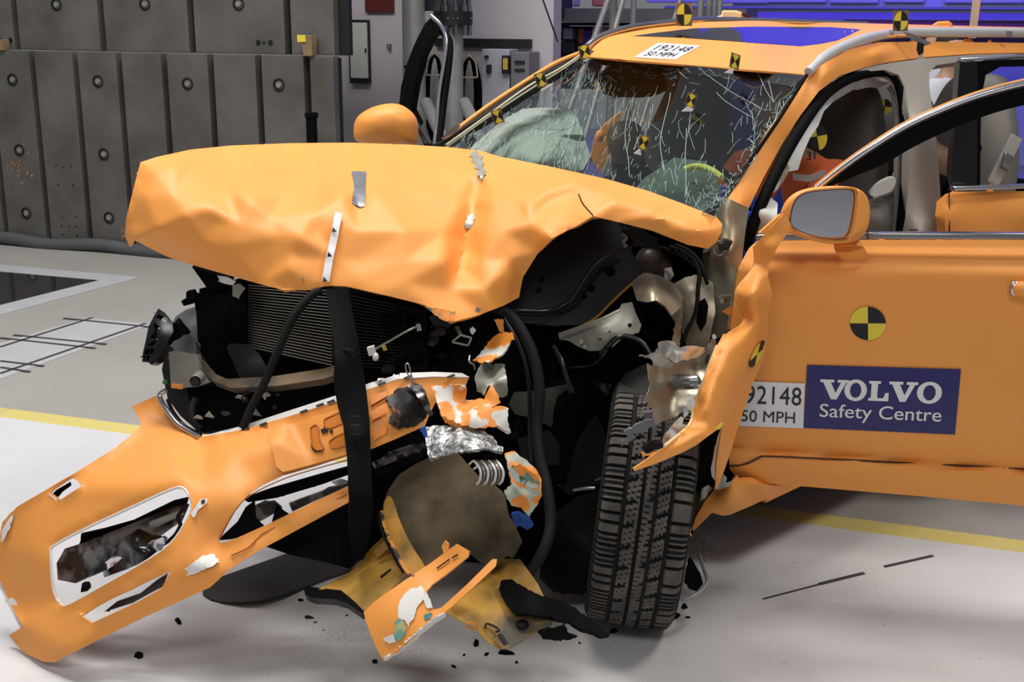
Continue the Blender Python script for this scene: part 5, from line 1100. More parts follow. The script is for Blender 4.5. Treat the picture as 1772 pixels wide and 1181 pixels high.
# wreckage right of the radiator
for k in range(34):
    x = random.uniform(655, 880); y = random.uniform(552, 648); s = random.uniform(10, 34); a = random.uniform(0, 3.1)
    if y < 560+abs(x-781)*0-0 and False: continue
    ol = [(x+s*random.uniform(.5, 1)*math.cos(a+t), y+s*.7*random.uniform(.5, 1)*math.sin(a+t)) for t in (0, 1.1, 2.2, 3.2, 4.4, 5.3)]
    ep('crushed_part', ol, random.uniform(3.52, 3.66), random.choice([CHAR, CHAR, BLACK, BLACKG, BLACK]), step=10, thick=.02, rough=.02, rfreq=14)
for k in range(40):
    x = random.uniform(880, 1060); y = random.uniform(600, 860); s = random.uniform(12, 40); a = random.uniform(0, 3.1)
    ol = [(x+s*random.uniform(.5, 1)*math.cos(a+t), y+s*.7*random.uniform(.5, 1)*math.sin(a+t)) for t in (0, 1.1, 2.2, 3.2, 4.4, 5.3)]
    ep('crushed_part', ol, random.uniform(3.60, 3.72), random.choice([CHAR, CHAR, BLACK, DKGREY, BLACKG]), step=12, thick=.02, rough=.02, rfreq=12)
mb = MB(); q = [(782, 592), (797, 580), (816, 585), (810, 598)]; q2 = [(788, 572), (797, 563)]
for a, b in ((0, 1), (1, 2), (2, 3), (3, 0)): mb.bar(S(*q[a], 3.42), S(*q[b], 3.42), .005, .005)
mb.bar(S(797, 580, 3.42), S(790, 566, 3.48), .012, .005); mb.build('metal_frame_end', [STEEL], car, smooth=False)
ep('metal_frame_end', [(813, 570), (818, 566), (824, 572), (818, 580), (814, 576)], 3.42, ALUB, step=5, rough=.01)
ep('torn_orange_panel', [(818, 624), (826, 616), (840, 600), (854, 582), (862, 577), (885, 575), (887, 586), (872, 610), (848, 627), (834, 627)], [(818, 624, 3.4), (862, 577, 3.44), (885, 577, 3.40), (848, 625, 3.36), (855, 600, 3.44)], ORANGE_W, step=6, thick=.005)
ep('torn_orange_panel', [(856, 553), (870, 552), (873, 576), (864, 576)], 3.5, ORANGE, step=6, thick=.005)
ep('crumpled_white_metal', [(828, 640), (836, 630), (852, 632), (868, 628), (872, 630), (878, 660), (877, 685), (868, 690), (856, 678), (846, 668), (838, 684), (828, 678), (824, 660)], [(828, 640, 3.34), (850, 650, 3.40), (872, 630, 3.36), (868, 688, 3.30), (836, 660, 3.30), (860, 655, 3.30)], ALU, step=5, thick=.005, rough=.02, rfreq=26)
pxtube([(813, 616, 3.4), (812, 626, 3.38), (820, 632, 3.38), (822, 640, 3.38)], .003, n=6).build('wire', [STEEL], car)
# ---------------------------------------------------------------- right front wing edge etc: dark filler inside the cabin mouth
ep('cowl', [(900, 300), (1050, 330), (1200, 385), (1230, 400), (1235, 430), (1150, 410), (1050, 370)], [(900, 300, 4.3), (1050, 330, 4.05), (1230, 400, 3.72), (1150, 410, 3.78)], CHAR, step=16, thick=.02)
# ================================================================ the torn-off bumper
bump_ol = [(228, 704), (268, 686), (285, 708), (310, 735), (330, 750), (346, 757), (420, 744), (500, 721), (590, 692), (640, 673), (690, 657), (750, 653), (812, 652), (806, 668), (770, 684), (752, 700), (742, 720), (735, 738), (690, 758), (642, 778), (601, 790), (541, 809), (489, 824), (448, 843), (424, 862), (407, 884), (392, 912), (377, 940), (392, 938), (402, 935), (467, 906), (545, 868), (603, 841), (640, 822), (640, 851), (603, 870), (512, 919), (450, 952), (400, 984), (364, 1017), (254, 1067), (127, 1130), (95, 1147), (75, 1146), (40, 1130), (15, 1100), (40, 1085), (20, 1050), (0, 1005), (-8, 980), (-4, 940), (4, 904), (30, 877), (80, 848), (130, 819), (200, 775), (240, 742), (245, 732)]
bump_h = [smoothpoly([(87, 952), (91, 946), (140, 919), (224, 880), (296, 847), (315, 843), (326, 855), (334, 876), (326, 897), (296, 944), (237, 982), (169, 1020), (112, 1052), (102, 1045), (91, 1020)], 1), [(88, 853), (126, 827), (143, 840), (104, 866)], [(140, 1066), (190, 1039), (296, 988), (279, 1020), (237, 1043), (159, 1079)]]
bump_c = [(228, 704, 3.60), (268, 686, 3.62), (310, 735, 3.52), (346, 757, 3.42), (420, 744, 3.38), (500, 721, 3.34), (590, 692, 3.30), (690, 657, 3.32), (810, 652, 3.38), (245, 732, 3.54), (200, 775, 3.43), (130, 820, 3.36), (80, 850, 3.33), (40, 880, 3.33), (0, 950, 3.31), (-8, 985, 3.31), (20, 1050, 3.24), (40, 1085, 3.14), (15, 1100, 3.22), (75, 1146, 3.06),
 (300, 780, 3.32), (400, 785, 3.24), (480, 765, 3.23), (600, 745, 3.21), (690, 700, 3.25), (540, 800, 3.20), (448, 843, 3.15), (410, 860, 3.10), (375, 940, 3.07), (350, 850, 3.13), (200, 840, 3.23), (224, 876, 3.18), (320, 835, 3.15), (345, 880, 3.09), (169, 1024, 3.08), (95, 1045, 3.14), (140, 1066, 3.05), (296, 980, 3.0), (383, 935, 3.06), (467, 906, 3.08), (603, 843, 3.13), (603, 869, 3.09), (512, 919, 3.04), (500, 900, 3.05), (400, 984, 2.99), (364, 1017, 2.98), (254, 1066, 2.97), (127, 1130, 2.99), (60, 960, 3.22), (330, 975, 3.0), (200, 1060, 3.0)]
bumpD = facet(bump_c)
bcov = panel('bumper_cover', bump_ol, bumpD, [ORANGE], None, holes=bump_h, step=10, thick=.006, relax=5, label='torn-off orange front bumper cover slumped on the floor at the left, with open lamp hole', cat='bumper')
def onb(name, ol, m, off=.004, **k):
    k.setdefault('step', 8); k.setdefault('thick', .003); return panel(name, ol, lambda a, b: _bd(a, b), [m], bcov, off=off, **k)
def _bd(a, b): return bumpD(a, b)
def strip_on(pts, hw):
    up = []; dn = []
    for i, p in enumerate(pts):
        a = pts[max(i-1, 0)]; b = pts[min(i+1, len(pts)-1)]; L = math.hypot(b[0]-a[0], b[1]-a[1]); nx, ny = -(b[1]-a[1])/L, (b[0]-a[0])/L
        up.append((p[0]+nx*hw, p[1]+ny*hw)); dn.append((p[0]-nx*hw, p[1]-ny*hw))
    return up+dn[::-1]
onb('primer_lip', [(346, 757), (420, 744), (500, 721), (590, 692), (640, 673), (690, 656), (690, 648), (640, 663), (590, 682), (500, 711), (420, 737), (362, 752)], PRIMER, .012, thick=.012)
onb('primer_lip', [(690, 656), (750, 652), (812, 653), (800, 646), (752, 644), (692, 646)], PRIMER, .012, thick=.008)
for x, y in ((424, 741), (455, 733), (525, 711), (553, 700), (572, 694), (660, 663), (705, 652), (780, 650)):
    onb('clip_slot', [(x-7, y+2), (x+6, y-3), (x+8, y+1), (x-5, y+5)], INK, .028, step=10, thick=.001)
pxtube([(287, 676, 3.56), (276, 686, 3.56), (286, 706, 3.53), (306, 732, 3.48), (326, 746, 3.44), (345, 757, 3.40)], .0085, n=10).build('chrome_trim', [CHROME], bcov)
pxtube([(290, 692, 3.56), (300, 714, 3.53), (320, 738, 3.48), (348, 752, 3.42)], .006, n=8).build('chrome_trim', [BLACKG], bcov)
onb('number_plate_mount', [(466, 748), (520, 730), (600, 703), (604, 786), (560, 799), (500, 815), (489, 817), (478, 808), (470, 775)], ORANGE, .016, thick=.014, step=9)
REC = mat('recess_orange', (214, 124, 34), .5)
for ol, m in (([(537, 742), (545, 736), (551, 740), (553, 760), (560, 776), (556, 780), (545, 779), (540, 765)], REC), ([(561, 727), (575, 720), (600, 712), (600, 730), (570, 742), (562, 738)], REC), ([(570, 765), (580, 757), (602, 750), (602, 770), (576, 776)], REC)):
    onb('mount_recess', ol, m, .017, thick=.002, step=7)
    pxtube([(x, y, bumpD(x, y)-.018) for x, y in ol+ol[:1]], .0022, n=6, k=3).build('recess_edge', [mat('recess_line', (176, 92, 20), .5)], bcov)
for ol in ([(554, 744), (560, 742), (560, 738), (564, 744), (567, 742), (568, 748), (562, 749), (558, 751)], [(570, 746), (575, 743), (576, 749), (571, 750)], [(537, 766), (540, 774), (548, 780), (559, 779), (561, 776), (556, 782), (546, 783), (539, 777)]):
    onb('burn_mark', ol, INK, .022, thick=.001, step=8)
onb('burnt_patch', [(668, 690), (690, 672), (720, 664), (736, 676), (744, 700), (738, 722), (720, 738), (690, 742), (672, 730), (680, 712)], mat('burnt_black', (22, 19, 18), .45, rgb2=(150, 84, 34), thr=(.60, .66), scale=26), .014, thick=.012, rough=.012, rfreq=22)
for ol in ([(640, 688), (668, 676), (672, 684), (642, 702)], [(642, 712), (664, 700), (668, 716), (644, 728)], [(646, 746), (670, 736), (668, 750), (648, 762)]):
    onb('mount_recess', ol, REC, .012, thick=.002, step=7)
for ol in ([(704, 668), (716, 662), (732, 668), (736, 690), (750, 716), (744, 722), (730, 700), (718, 680)],): onb('foil_strip', ol, mat('crinkled_film', (150, 146, 142), .25, .6, rgb2=(60, 56, 54), scale=30), .03, thick=.002, rough=.012, rfreq=30)
pxtube([(716, 668, 3.27), (704, 644, 3.26), (702, 632, 3.26), (707, 631, 3.26), (712, 650, 3.26), (718, 668, 3.26)], .0022, n=6).build('wire', [STEEL], bcov)
# edge of the lamp opening, white primer edge, scraped patches
ho = bump_h[0]
pxtube([(x, y, bumpD(x, y)+.006) for x, y in ho+ho[:1]], .004, n=6, k=2).build('opening_edge', [PRIMER], bcov)
pxtube([(x, y, bumpD(x, y)+.02) for x, y in ho+ho[:1]], .004, n=6, k=2).build('opening_seal', [BLACK], bcov)
onb('scraped_patch', [(318, 985), (352, 962), (368, 958), (380, 972), (366, 980), (340, 992), (320, 998), (326, 990)], PRIMER, .006, thick=.001)
onb('scraped_patch', [(330, 890), (348, 864), (360, 862), (354, 876), (342, 886), (336, 896)], PRIMER, .006, thick=.001)
onb('clip_slot', [(348, 866), (355, 865), (354, 871), (348, 872)], INK, .009, thick=.001, step=9)
panel('primer_edge', [(-2, 965), (16, 1000), (30, 1040), (46, 1082), (36, 1090), (18, 1056), (-2, 1014)], [(-2, 965, 3.34), (46, 1082, 3.17), (18, 1056, 3.22)], [PRIMER], bcov, step=9, thick=.006)
onb('scraped_patch', [(3, 908), (12, 894), (26, 882), (20, 904), (12, 926), (2, 940)], PRIMER, .006, thick=.001)
pxtube([(377, 938, bumpD(377, 938)-.004), (392, 910, bumpD(392, 910)-.004), (410, 880, bumpD(410, 880)-.004), (436, 856, bumpD(436, 856)-.004), (500, 826, bumpD(500, 826)-.004), (600, 797, bumpD(600, 797)-.004)], .002, n=6).build('groove_line', [mat('groove_line', (150, 84, 24), .6)], bcov)
pxtube([(400, 962, bumpD(400, 962)-.004), (430, 948, bumpD(430, 948)-.004), (446, 932, bumpD(446, 932)-.004), (470, 916, bumpD(470, 916)-.004), (600, 856, bumpD(600, 856)-.004)], .0022, n=6).build('groove_line', [mat('groove_line2', (176, 96, 28), .6)], bcov)
onb('tow_cap_edge', [(203-118, 853), (205-118, 856), (104, 869), (102, 872), (84, 856)], PRIMER, .002, thick=.001)
# dark parts hanging inside the bumper
def bk(name, ol, d, m, **k):
    k.setdefault('step', 9); k.setdefault('thick', .01); return panel(name, ol, d, [m], bcov, **k)
bk('inner_grille', [(140, 925), (180, 916), (230, 902), (300, 868), (326, 862), (322, 876), (250, 912), (190, 934), (160, 944), (150, 962), (138, 956)], 3.32, BLACK)
bk('lamp_shell', [(215, 930), (240, 915), (262, 925), (290, 930), (285, 945), (250, 972), (220, 985), (180, 1000), (176, 980), (200, 955)], [(215, 930, 3.22), (262, 925, 3.18), (285, 945, 3.16), (200, 990, 3.2), (235, 950, 3.12)], BLACKG, rough=.03, rfreq=16, step=6)
bk('lamp_lens', [(112, 950), (150, 938), (215, 912), (300, 878), (324, 872), (312, 900), (250, 944), (180, 985), (130, 1010), (100, 1004), (98, 975)], [(112, 950, 3.3), (324, 872, 3.24), (180, 985, 3.2), (100, 1004, 3.26), (215, 940, 3.24)], mat('shaded_lens', (120, 120, 122), .3, rgb2=(34, 34, 36), thr=(.42, .56), scale=16), step=8, rough=.02, rfreq=14)  # plate added in mottled grey for the shaded inside of the lamp hole
bk('inner_grille', [(88, 858), (96, 850), (110, 842), (120, 836), (122, 842), (108, 852), (100, 862)], 3.36, BLACK, step=6)
bk('lamp_shell', [(258, 940), (282, 930), (290, 936), (270, 956), (252, 964), (246, 952)], 3.12, CHROME, rough=.02, rfreq=30, step=5)
bk('lamp_shell', [(184, 972), (198, 962), (212, 966), (196, 980), (186, 986)], 3.12, CHROME, rough=.02, rfreq=30, step=5)
bk('loose_plate', [(258, 905), (310, 885), (320, 890), (272, 912), (260, 915)], 3.2, STEEL)
pxtube([(318, 880, 3.16), (308, 895, 3.15), (312, 910, 3.14), (300, 930, 3.14), (280, 944, 3.14)], .006, n=8).build('wire', [RUBBER], bcov)
bk('inner_grille', [(180, 1060), (200, 1044), (240, 1030), (270, 1006), (290, 994), (282, 1016), (262, 1026), (230, 1044)], 3.10, BLACKG, step=6)
bk('inner_grille', [(377, 936), (410, 905), (424, 880), (440, 868), (442, 900), (456, 912), (430, 926), (400, 934)], 3.22, BLACK)
bk('inner_grille', [(424, 884), (450, 872), (474, 868), (488, 880), (470, 892), (452, 902), (430, 908)], 3.34, mat('dusty_grille', (120, 118, 114), .8, rgb2=(60, 58, 56), scale=22))
bk('inner_grille', [(500, 872), (560, 850), (602, 836), (602, 846), (548, 866), (506, 886)], 3.34, MATS['dusty_grille'])
bk('inner_grille', [(470, 905), (478, 874), (490, 886), (506, 896), (524, 900), (500, 912)], 3.3, BLACK)
bk('inner_grille', [(420, 864), (470, 846), (560, 820), (604, 808), (604, 822), (560, 838), (480, 862), (430, 870)], 3.3, BLACK)
bk('lower_grille', [(645, 775), (700, 755), (735, 742), (740, 770), (735, 790), (690, 810), (648, 826)], [(645, 775, 3.34), (735, 745, 3.36), (648, 826, 3.3), (735, 790, 3.32)], CHAR, rough=.02, rfreq=18)
bk('crinkled_film', [(646, 800), (690, 780), (732, 768), (738, 776), (700, 792), (650, 812)], 3.27, mat('shiny_film', (96, 92, 92), .15, .4, rgb2=(20, 18, 18), scale=24, bump=.5), rough=.02, rfreq=30, step=6)
bk('crinkled_film', [(575, 836), (590, 830), (602, 834), (596, 839), (580, 840)], 3.05, CHROMED, rough=.01, rfreq=30, step=5)
# right half of the bumper, ripped and scraped
bk('scraped_panel', [(746, 668), (776, 665), (804, 668), (808, 678), (804, 692), (812, 692), (838, 690), (846, 672), (852, 666), (864, 686), (866, 698), (850, 706), (868, 704), (880, 706), (879, 730), (884, 750), (862, 738), (826, 742), (800, 736), (766, 722), (758, 700)],
   [(746, 668, 3.24), (804, 668, 3.22), (812, 692, 3.24), (852, 668, 3.22), (880, 710, 3.16), (880, 746, 3.14), (800, 736, 3.12), (766, 720, 3.14), (820, 715, 3.14)], ORANGE_W, step=6, thick=.005, rough=.012, rfreq=22)
bk('scraped_panel', [(766, 720), (800, 736), (826, 742), (822, 748), (796, 742), (770, 732)], 3.12, PAINT_MIX, step=6)
bk('torn_spike', [(856, 738), (866, 738), (884, 750), (878, 752)], 3.14, PRIMER, step=6)
bk('crumpled_foil', [(736, 740), (748, 736), (790, 736), (830, 742), (852, 756), (862, 770), (872, 774), (870, 782), (840, 776), (800, 782), (760, 790), (742, 794), (738, 770)], [(736, 740, 3.16), (790, 736, 3.14), (870, 776, 3.08), (742, 794, 3.06), (800, 762, 3.06), (840, 776, 3.05)], HONEY, step=6, thick=.012, rough=.02, rfreq=24)
bk('blue_tape', [(728, 742), (736, 738), (741, 760), (734, 758)], 3.13, BLUEP, step=6)
bk('torn_painted_panel', [(874, 786), (890, 780), (912, 798), (930, 816), (938, 830), (938, 858), (926, 880), (916, 894), (902, 880), (884, 876), (872, 850), (886, 838), (880, 815)], [(874, 786, 3.2), (912, 798, 3.16), (938, 840, 3.12), (916, 892, 3.08), (880, 850, 3.06), (905, 840, 3.1)], mat('multi_scrape', (226, 136, 46), .5, rgb2=(170, 176, 160), thr=(.51, .54), scale=22), step=6, thick=.006, rough=.016, rfreq=24)
bk('torn_painted_panel', [(886, 806), (900, 804), (930, 826), (936, 840), (920, 836), (900, 824)], 3.06, PAINT_MIX, step=6, rough=.01, rfreq=24)
bk('torn_painted_panel', [(880, 812), (888, 806), (912, 826), (934, 838), (932, 848), (910, 842), (890, 832)], 3.07, mat('green_scrape', (40, 110, 84), .5, rgb2=(196, 200, 190), thr=(.48, .52), scale=22), step=6, rough=.012, rfreq=24)
bk('blue_part', [(884, 890), (900, 886), (916, 894), (922, 912), (912, 918), (900, 910), (892, 914)], 3.16, BLUEP, step=6, rough=.02, rfreq=24)
for k in range(7):
    x = 824+k*6.5; pxtube([(x-4, 798, 3.08), (x+3, 806, 3.04), (x+8, 818, 3.03), (x+6, 832, 3.05), (x+1, 838, 3.08)], .0038, n=8).build('corrugated_hose', [STEEL if k % 2 else PRIMER], bcov)
pxtube([(812, 804, 3.08), (820, 798, 3.06), (826, 806, 3.05), (820, 812, 3.06)], .003, n=6).build('wire', [PRIMER], bcov)
bk('hose_core', [(818, 796), (850, 790), (874, 800), (880, 826), (864, 842), (840, 836)], 3.1, CHAR)
# ================================================================ undershields and loose pieces on the floor
def loose(name, ol, d, m, label, cat, group=None, **k):
    k.setdefault('step', 9); k.setdefault('thick', .004); return panel(name, ol, d, [m] if not isinstance(m, list) else m, None, label=label, cat=cat, group=group, **k)
us = loose('undershield', ([(663, 872), (672, 848), (690, 822), (720, 803), (756, 786), (790, 781), (806, 800), (830, 826), (852, 836), (868, 850), (874, 858), (880, 890), (890, 908), (898, 924), (904, 938), (890, 964), (886, 968), (878, 962), (866, 972), (852, 986), (830, 972), (795, 945), (760, 968), (730, 985), (706, 1000), (690, 978), (672, 940), (663, 905)]),
   [(663, 872, 3.17), (690, 822, 3.23), (790, 781, 3.29), (872, 856, 3.18), (902, 938, 3.08), (850, 985, 3.02), (706, 1000, 3.0), (672, 940, 3.08), (780, 880, 3.14), (720, 900, 3.08), (830, 920, 3.08)], BROWN, 'large grimy brown undershield plate standing tilted below the crushed nose', 'undershield', rough=.012, rfreq=5)
panel('painted_rim', smoothpoly([(663, 872), (672, 856), (680, 866), (690, 900), (708, 940), (736, 980), (738, 990), (722, 996), (700, 990), (686, 966), (672, 938), (664, 905)], 1), [(663, 872, 3.15), (684, 868, 3.13), (742, 984, 2.95), (700, 990, 2.95), (672, 938, 3.04), (704, 920, 3.02)], [ORANGE_D], us, step=7, thick=.003)
pxtube([(660, 886, 3.12), (668, 920, 3.06), (684, 955, 2.99), (704, 990, 2.94), (720, 1000, 2.92)], .0055, n=8).build('rim_strip', [mat('rim_scuffed', (200, 130, 50), .5, rgb2=(24, 22, 20), thr=(.5, .56), scale=22)], us)
pxtube([(656, 890, 3.13), (662, 922, 3.07), (680, 960, 3.0), (698, 992, 2.95)], .004, n=8).build('rim_strip', [RUBBER], us)
lp = loose('undershield', [(606, 990), (634, 956), (662, 930), (676, 956), (700, 990), (694, 1004), (650, 1046), (630, 1058), (612, 1040), (590, 1022), (552, 1020)], [(606, 990, 3.14), (662, 930, 3.2), (700, 995, 2.98), (630, 1056, 2.92), (552, 1020, 3.06), (630, 1000, 3.04)], mat('ochre_undershield', (196, 150, 62), .5, rgb2=(120, 96, 48), thr=(.5, .75), scale=4), 'yellow-brown undershield piece lying flat left of the large grimy plate', 'undershield')
panel('black_edge', [(526, 1020), (534, 1016), (590, 1022), (612, 1040), (630, 1058), (626, 1062), (600, 1044), (580, 1038), (544, 1036), (528, 1030)], [(526, 1020, 3.08), (630, 1058, 2.91), (580, 1030, 3.02)], [BLACKG], lp, step=8, thick=.02)
panel('raised_rib', [(648, 955), (668, 935), (674, 948), (652, 966)], 3.08, [ORANGE_D], lp, step=8, thick=.01)
panel('slot', [(657, 998), (676, 984), (677, 988), (660, 1002)], 2.99, [INK], lp, step=8, thick=.001)
rp_ = loose('undershield', [(772, 1060), (800, 1036), (830, 1010), (862, 968), (900, 968), (930, 1010), (948, 1046), (960, 1070), (955, 1082), (920, 1100), (884, 1122), (866, 1124), (845, 1112), (822, 1088), (800, 1076)], [(772, 1060, 2.86), (862, 968, 3.12), (900, 968, 3.08), (960, 1075, 2.90), (884, 1122, 2.84), (822, 1088, 2.84), (870, 1040, 2.96)], mat('ochre_sooty_shield', (190, 144, 56), .5, rgb2=(72, 64, 48), thr=(.46, .62), scale=5), 'yellow undershield plate with sooty middle lying between orange shard and tyre', 'undershield', rough=.006, rfreq=9)
pxtube([(840, 1088, 2.85), (842, 1080, 2.86), (858, 1086, 2.86), (864, 1092, 2.85), (858, 1094, 2.84)], .003, n=8).build('wire_clip', [INK], rp_)
mb = MB(); mb.bar(S(864, 1098, 2.84), S(876, 1116, 2.82), .012, .006); mb.build('black_clip', [INK], rp_)
mb = MB(); c = S(816, 1084, 2.84); mb.tube([c+Vector((.014*math.cos(a), 0, .010*math.sin(a))) for a in np.linspace(0, 6.283, 15)], .002, 6, caps=False); mb.build('fixing_ring', [REC], rp_)
for x, y, r in ((888, 1086, 5), (904, 1082, 12)):
    c = S(x, y, 2.9); mb = MB(); mb.ball(c, .0016*r, .0016*r, .0012*r, 12); mb.build('fixing_stud', [DKGREY], rp_)
frag = loose('bumper_fragment', [(629, 1060), (650, 1040), (700, 1005), (745, 975), (768, 958), (764, 946), (770, 936), (776, 942), (775, 953), (790, 942), (812, 954), (810, 964), (770, 996), (748, 1012), (738, 1024), (750, 1056), (764, 1052), (810, 1010), (852, 968), (860, 968), (858, 980), (820, 1016), (780, 1052), (740, 1082), (700, 1118), (664, 1143), (655, 1130), (642, 1100), (634, 1078)],
   [(629, 1060, 2.90), (700, 1005, 2.92), (768, 958, 2.94), (770, 936, 2.95), (812, 955, 2.90), (748, 1012, 2.88), (738, 1024, 2.86), (750, 1056, 2.82), (860, 970, 2.88), (810, 1012, 2.84), (740, 1082, 2.79), (664, 1143, 2.80), (690, 1070, 2.83)], ORANGE, 'broken orange bumper fragment with scraped white patch standing in front of the undershields', 'bumper fragment', thick=.005)
fragD = rbf([(629, 1060, 2.90), (700, 1005, 2.92), (768, 958, 2.94), (770, 936, 2.95), (812, 955, 2.90), (748, 1012, 2.88), (738, 1024, 2.86), (750, 1056, 2.82), (860, 970, 2.88), (810, 1012, 2.84), (740, 1082, 2.79), (664, 1143, 2.80), (690, 1070, 2.83)])
for ol, m in (([(688, 1050), (698, 1030), (712, 1020), (730, 1014), (736, 1026), (732, 1040), (722, 1052), (716, 1070), (706, 1084), (700, 1074), (690, 1072)], PRIMER), ([(682, 1076), (692, 1070), (704, 1084), (700, 1100), (688, 1112), (680, 1098), (684, 1086)], mat('green_scuff', (176, 180, 130), .5, rgb2=(110, 160, 150), scale=20)), ([(664, 1106), (680, 1098), (684, 1112), (672, 1116)], PRIMER), ([(736, 1026), (742, 1034), (748, 1052), (740, 1054), (732, 1040)], PRIMER), ([(734, 1062), (748, 1062), (744, 1072), (734, 1072)], mat('teal_scrape', (50, 120, 130), .5))):
    panel('scraped_patch', ol, fragD, [m], frag, off=.004, step=7, thick=.001)
for (a, b) in (((756, 984), (778, 968)), ((782, 966), (792, 960))):
    pxtube([(a[0], a[1], fragD(*a)-.004), (b[0], b[1], fragD(*b)-.004)], .002, n=5).build('scratch', [INK], frag)
panel('torn_edge', [(664, 1143), (690, 1124), (720, 1098), (752, 1070), (770, 1062), (772, 1068), (748, 1084), (720, 1108), (692, 1130), (670, 1144)], [(664, 1143, 2.79), (770, 1064, 2.80), (720, 1100, 2.785)], [PRIMER], frag, step=7, thick=.004)
def crumple(name, ol, d, m, label, cat='broken piece', **k): return loose(name, ol, d, m, label, cat, rough=.006, rfreq=18, **k)
crumple('black_trim_piece', [(868, 1004), (880, 1002), (910, 1018), (934, 1030), (975, 1042), (990, 1058), (1000, 1072), (985, 1074), (955, 1068), (920, 1064), (888, 1062), (870, 1036), (864, 1022)], [(868, 1004, 3.0), (934, 1030, 2.94), (1000, 1070, 2.92), (888, 1062, 2.9), (920, 1045, 2.9)], BLACK, 'bent black plastic trim piece lying on the sooty undershield plate', step=7, thick=.02)
crumple('black_trim_piece', [(970, 1044), (985, 1046), (1020, 1070), (1048, 1092), (1056, 1098), (1042, 1102), (1000, 1086), (986, 1074)], [(970, 1044, 2.95), (1056, 1098, 2.9), (1000, 1070, 2.92)], BLACK, 'long pointed black plastic strip reaching to the front tyre foot', step=7, thick=.012)
crumple('black_trim_piece', [(930, 1096), (950, 1090), (978, 1084), (982, 1098), (1000, 1104), (970, 1110), (940, 1106)], 2.86, BLACK, 'crumpled black plastic shard on the floor beside the yellow undershield tip', step=6, thick=.012)
# white cable tie loop behind the tyre
lo = pxtube([(1210, 960, 3.5), (1218, 985, 3.42), (1224, 1005, 3.36), (1216, 1020, 3.32), (1200, 1032, 3.28), (1180, 1040, 3.27)], .006)
mk('bent_strip', lo.v, lo.f, GALV, None, label='bent grey strip lying on the floor right of the front tyre', cat='strip')
crumple('torn_liner', [(1188, 985), (1196, 966), (1204, 980), (1212, 994), (1216, 1012), (1206, 1024), (1192, 1020), (1186, 1004)], 3.36, BLACK, 'torn black liner scrap leaning on the right side of the front tyre', step=6, thick=.01)
# flat dark sheet added as the shadow on the floor under the bumper
loose('floor_shadow_sheet', smoothpoly([(350, 1010), (420, 985), (520, 950), (640, 905), (652, 960), (600, 990), (540, 1010), (470, 1035), (400, 1045), (352, 1034)], 1), lambda a, b: G(a, b, .02+.012*math.sin(a*.03)).y, mat('floor_shadow_dark', (52, 50, 49), .8, var=.2), 'dark curved sheet standing in for the shadow on the floor under the torn bumper', 'shadow sheet', step=12, thick=.006)
bk('under_bumper_shade', [(452, 944), (520, 905), (603, 868), (650, 850), (664, 890), (640, 950), (606, 985), (560, 972), (500, 960)], [(452, 944, 3.16), (603, 868, 3.22), (664, 890, 3.26), (606, 985, 3.12), (500, 960, 3.12)], CHAR, rough=.01)  # black sheet added for the shade below the lower bumper bar
# ---------------------------------------------------------------- shards and crumbs on the floor
def at_floor(px, py, z=0.0): return G(px, py, z)
rs = random.Random(5)
def shard(px, py, s, where, m=BLACK, h=None):
    c = at_floor(px, py); k = rs.randint(4, 6); a0 = rs.uniform(0, 6.28); el = rs.uniform(.35, .8); rot = rs.uniform(0, 3.14)
    pts = []
    for i in range(k):
        a = a0+i*6.283/k; r = s*rs.uniform(.6, 1.1); x, y = r*math.cos(a), r*el*math.sin(a)
        pts.append(c+Vector((x*math.cos(rot)-y*math.sin(rot), x*math.sin(rot)+y*math.cos(rot), .001)))
    hh = h or rs.uniform(.2, .5)*s; top = [p+(c-p)*.25+Vector((0, 0, hh*rs.uniform(.5, 1.2))) for p in pts]
    mb = MB(); n = len(pts); mb.add(pts+top, [tuple(range(n-1, -1, -1)), tuple(range(n, 2*n))]+[(i, (i+1) % n, n+(i+1) % n, n+i) for i in range(n)])
    return mb.build('plastic_shard', [m], None, smooth=False, label=where, cat='shard', group=None)
SH = [
 (240, 1135, .028, 'flat black shard on the white floor below the bumper corner'), (534, 1070, .022, 'dark grey shard alone on the white floor left of the orange fragment'), (546, 1078, .008, 'tiny chip just right of the dark grey shard left of the orange fragment'),
 (648, 1146, .018, 'small black shard at the bottom tip of the orange fragment'), (786, 1156, .014, 'small black shard nearest the bottom photo edge, below the yellow undershield'), (824, 1116, .024, 'black shard just left of the yellow undershield tip'),
 (842, 1134, .016, 'small black shard below the yellow undershield tip, left of the tip'), (874, 1132, .030, 'black shard touching the yellow undershield tip from below'), (803, 1135, .009, 'tiny black sliver between the orange fragment and the yellow undershield'), (894, 1147, .010, 'tiny black shard alone below the yellow undershield tip'),
 (1003, 1114, .007, 'tiny black speck below the crumpled black shard'), (1004, 1092, .009, 'tiny black chip right of the crumpled black shard'), (1062, 1094, .018, 'black chip at the end of the pointed strip by the tyre'), (1166, 1068, .030, 'black scrap under the right foot of the front tyre'), (1184, 1052, .022, 'black chip right of the scrap under the tyre'), (1190, 1070, .012, 'small oval black chip farthest right of the front tyre'),
 (700, 1092, .02, 'black scrap hiding under the orange fragment'), (420, 995, .03, 'black hooked scrap hanging below the bumper lip'), (310, 1078, .03, 'black clip under the bumper near its slit'), (350, 895, .02, 'black scrap inside the bumper opening'),
 (150, 1018, .035, 'black lump on the floor seen through the bumper lamp hole'), (520, 1040, .012, 'small chip left of the flat yellow-brown undershield'), (600, 1066, .009, 'tiny dark chip below the black-edged undershield'), (560, 1092, .006, 'dark speck in the crumbs left of the orange fragment')]
for a in SH: shard(a[0], a[1], a[2], a[3], DKGREY if 'grey' in a[3] else BLACK)
CR = MB()
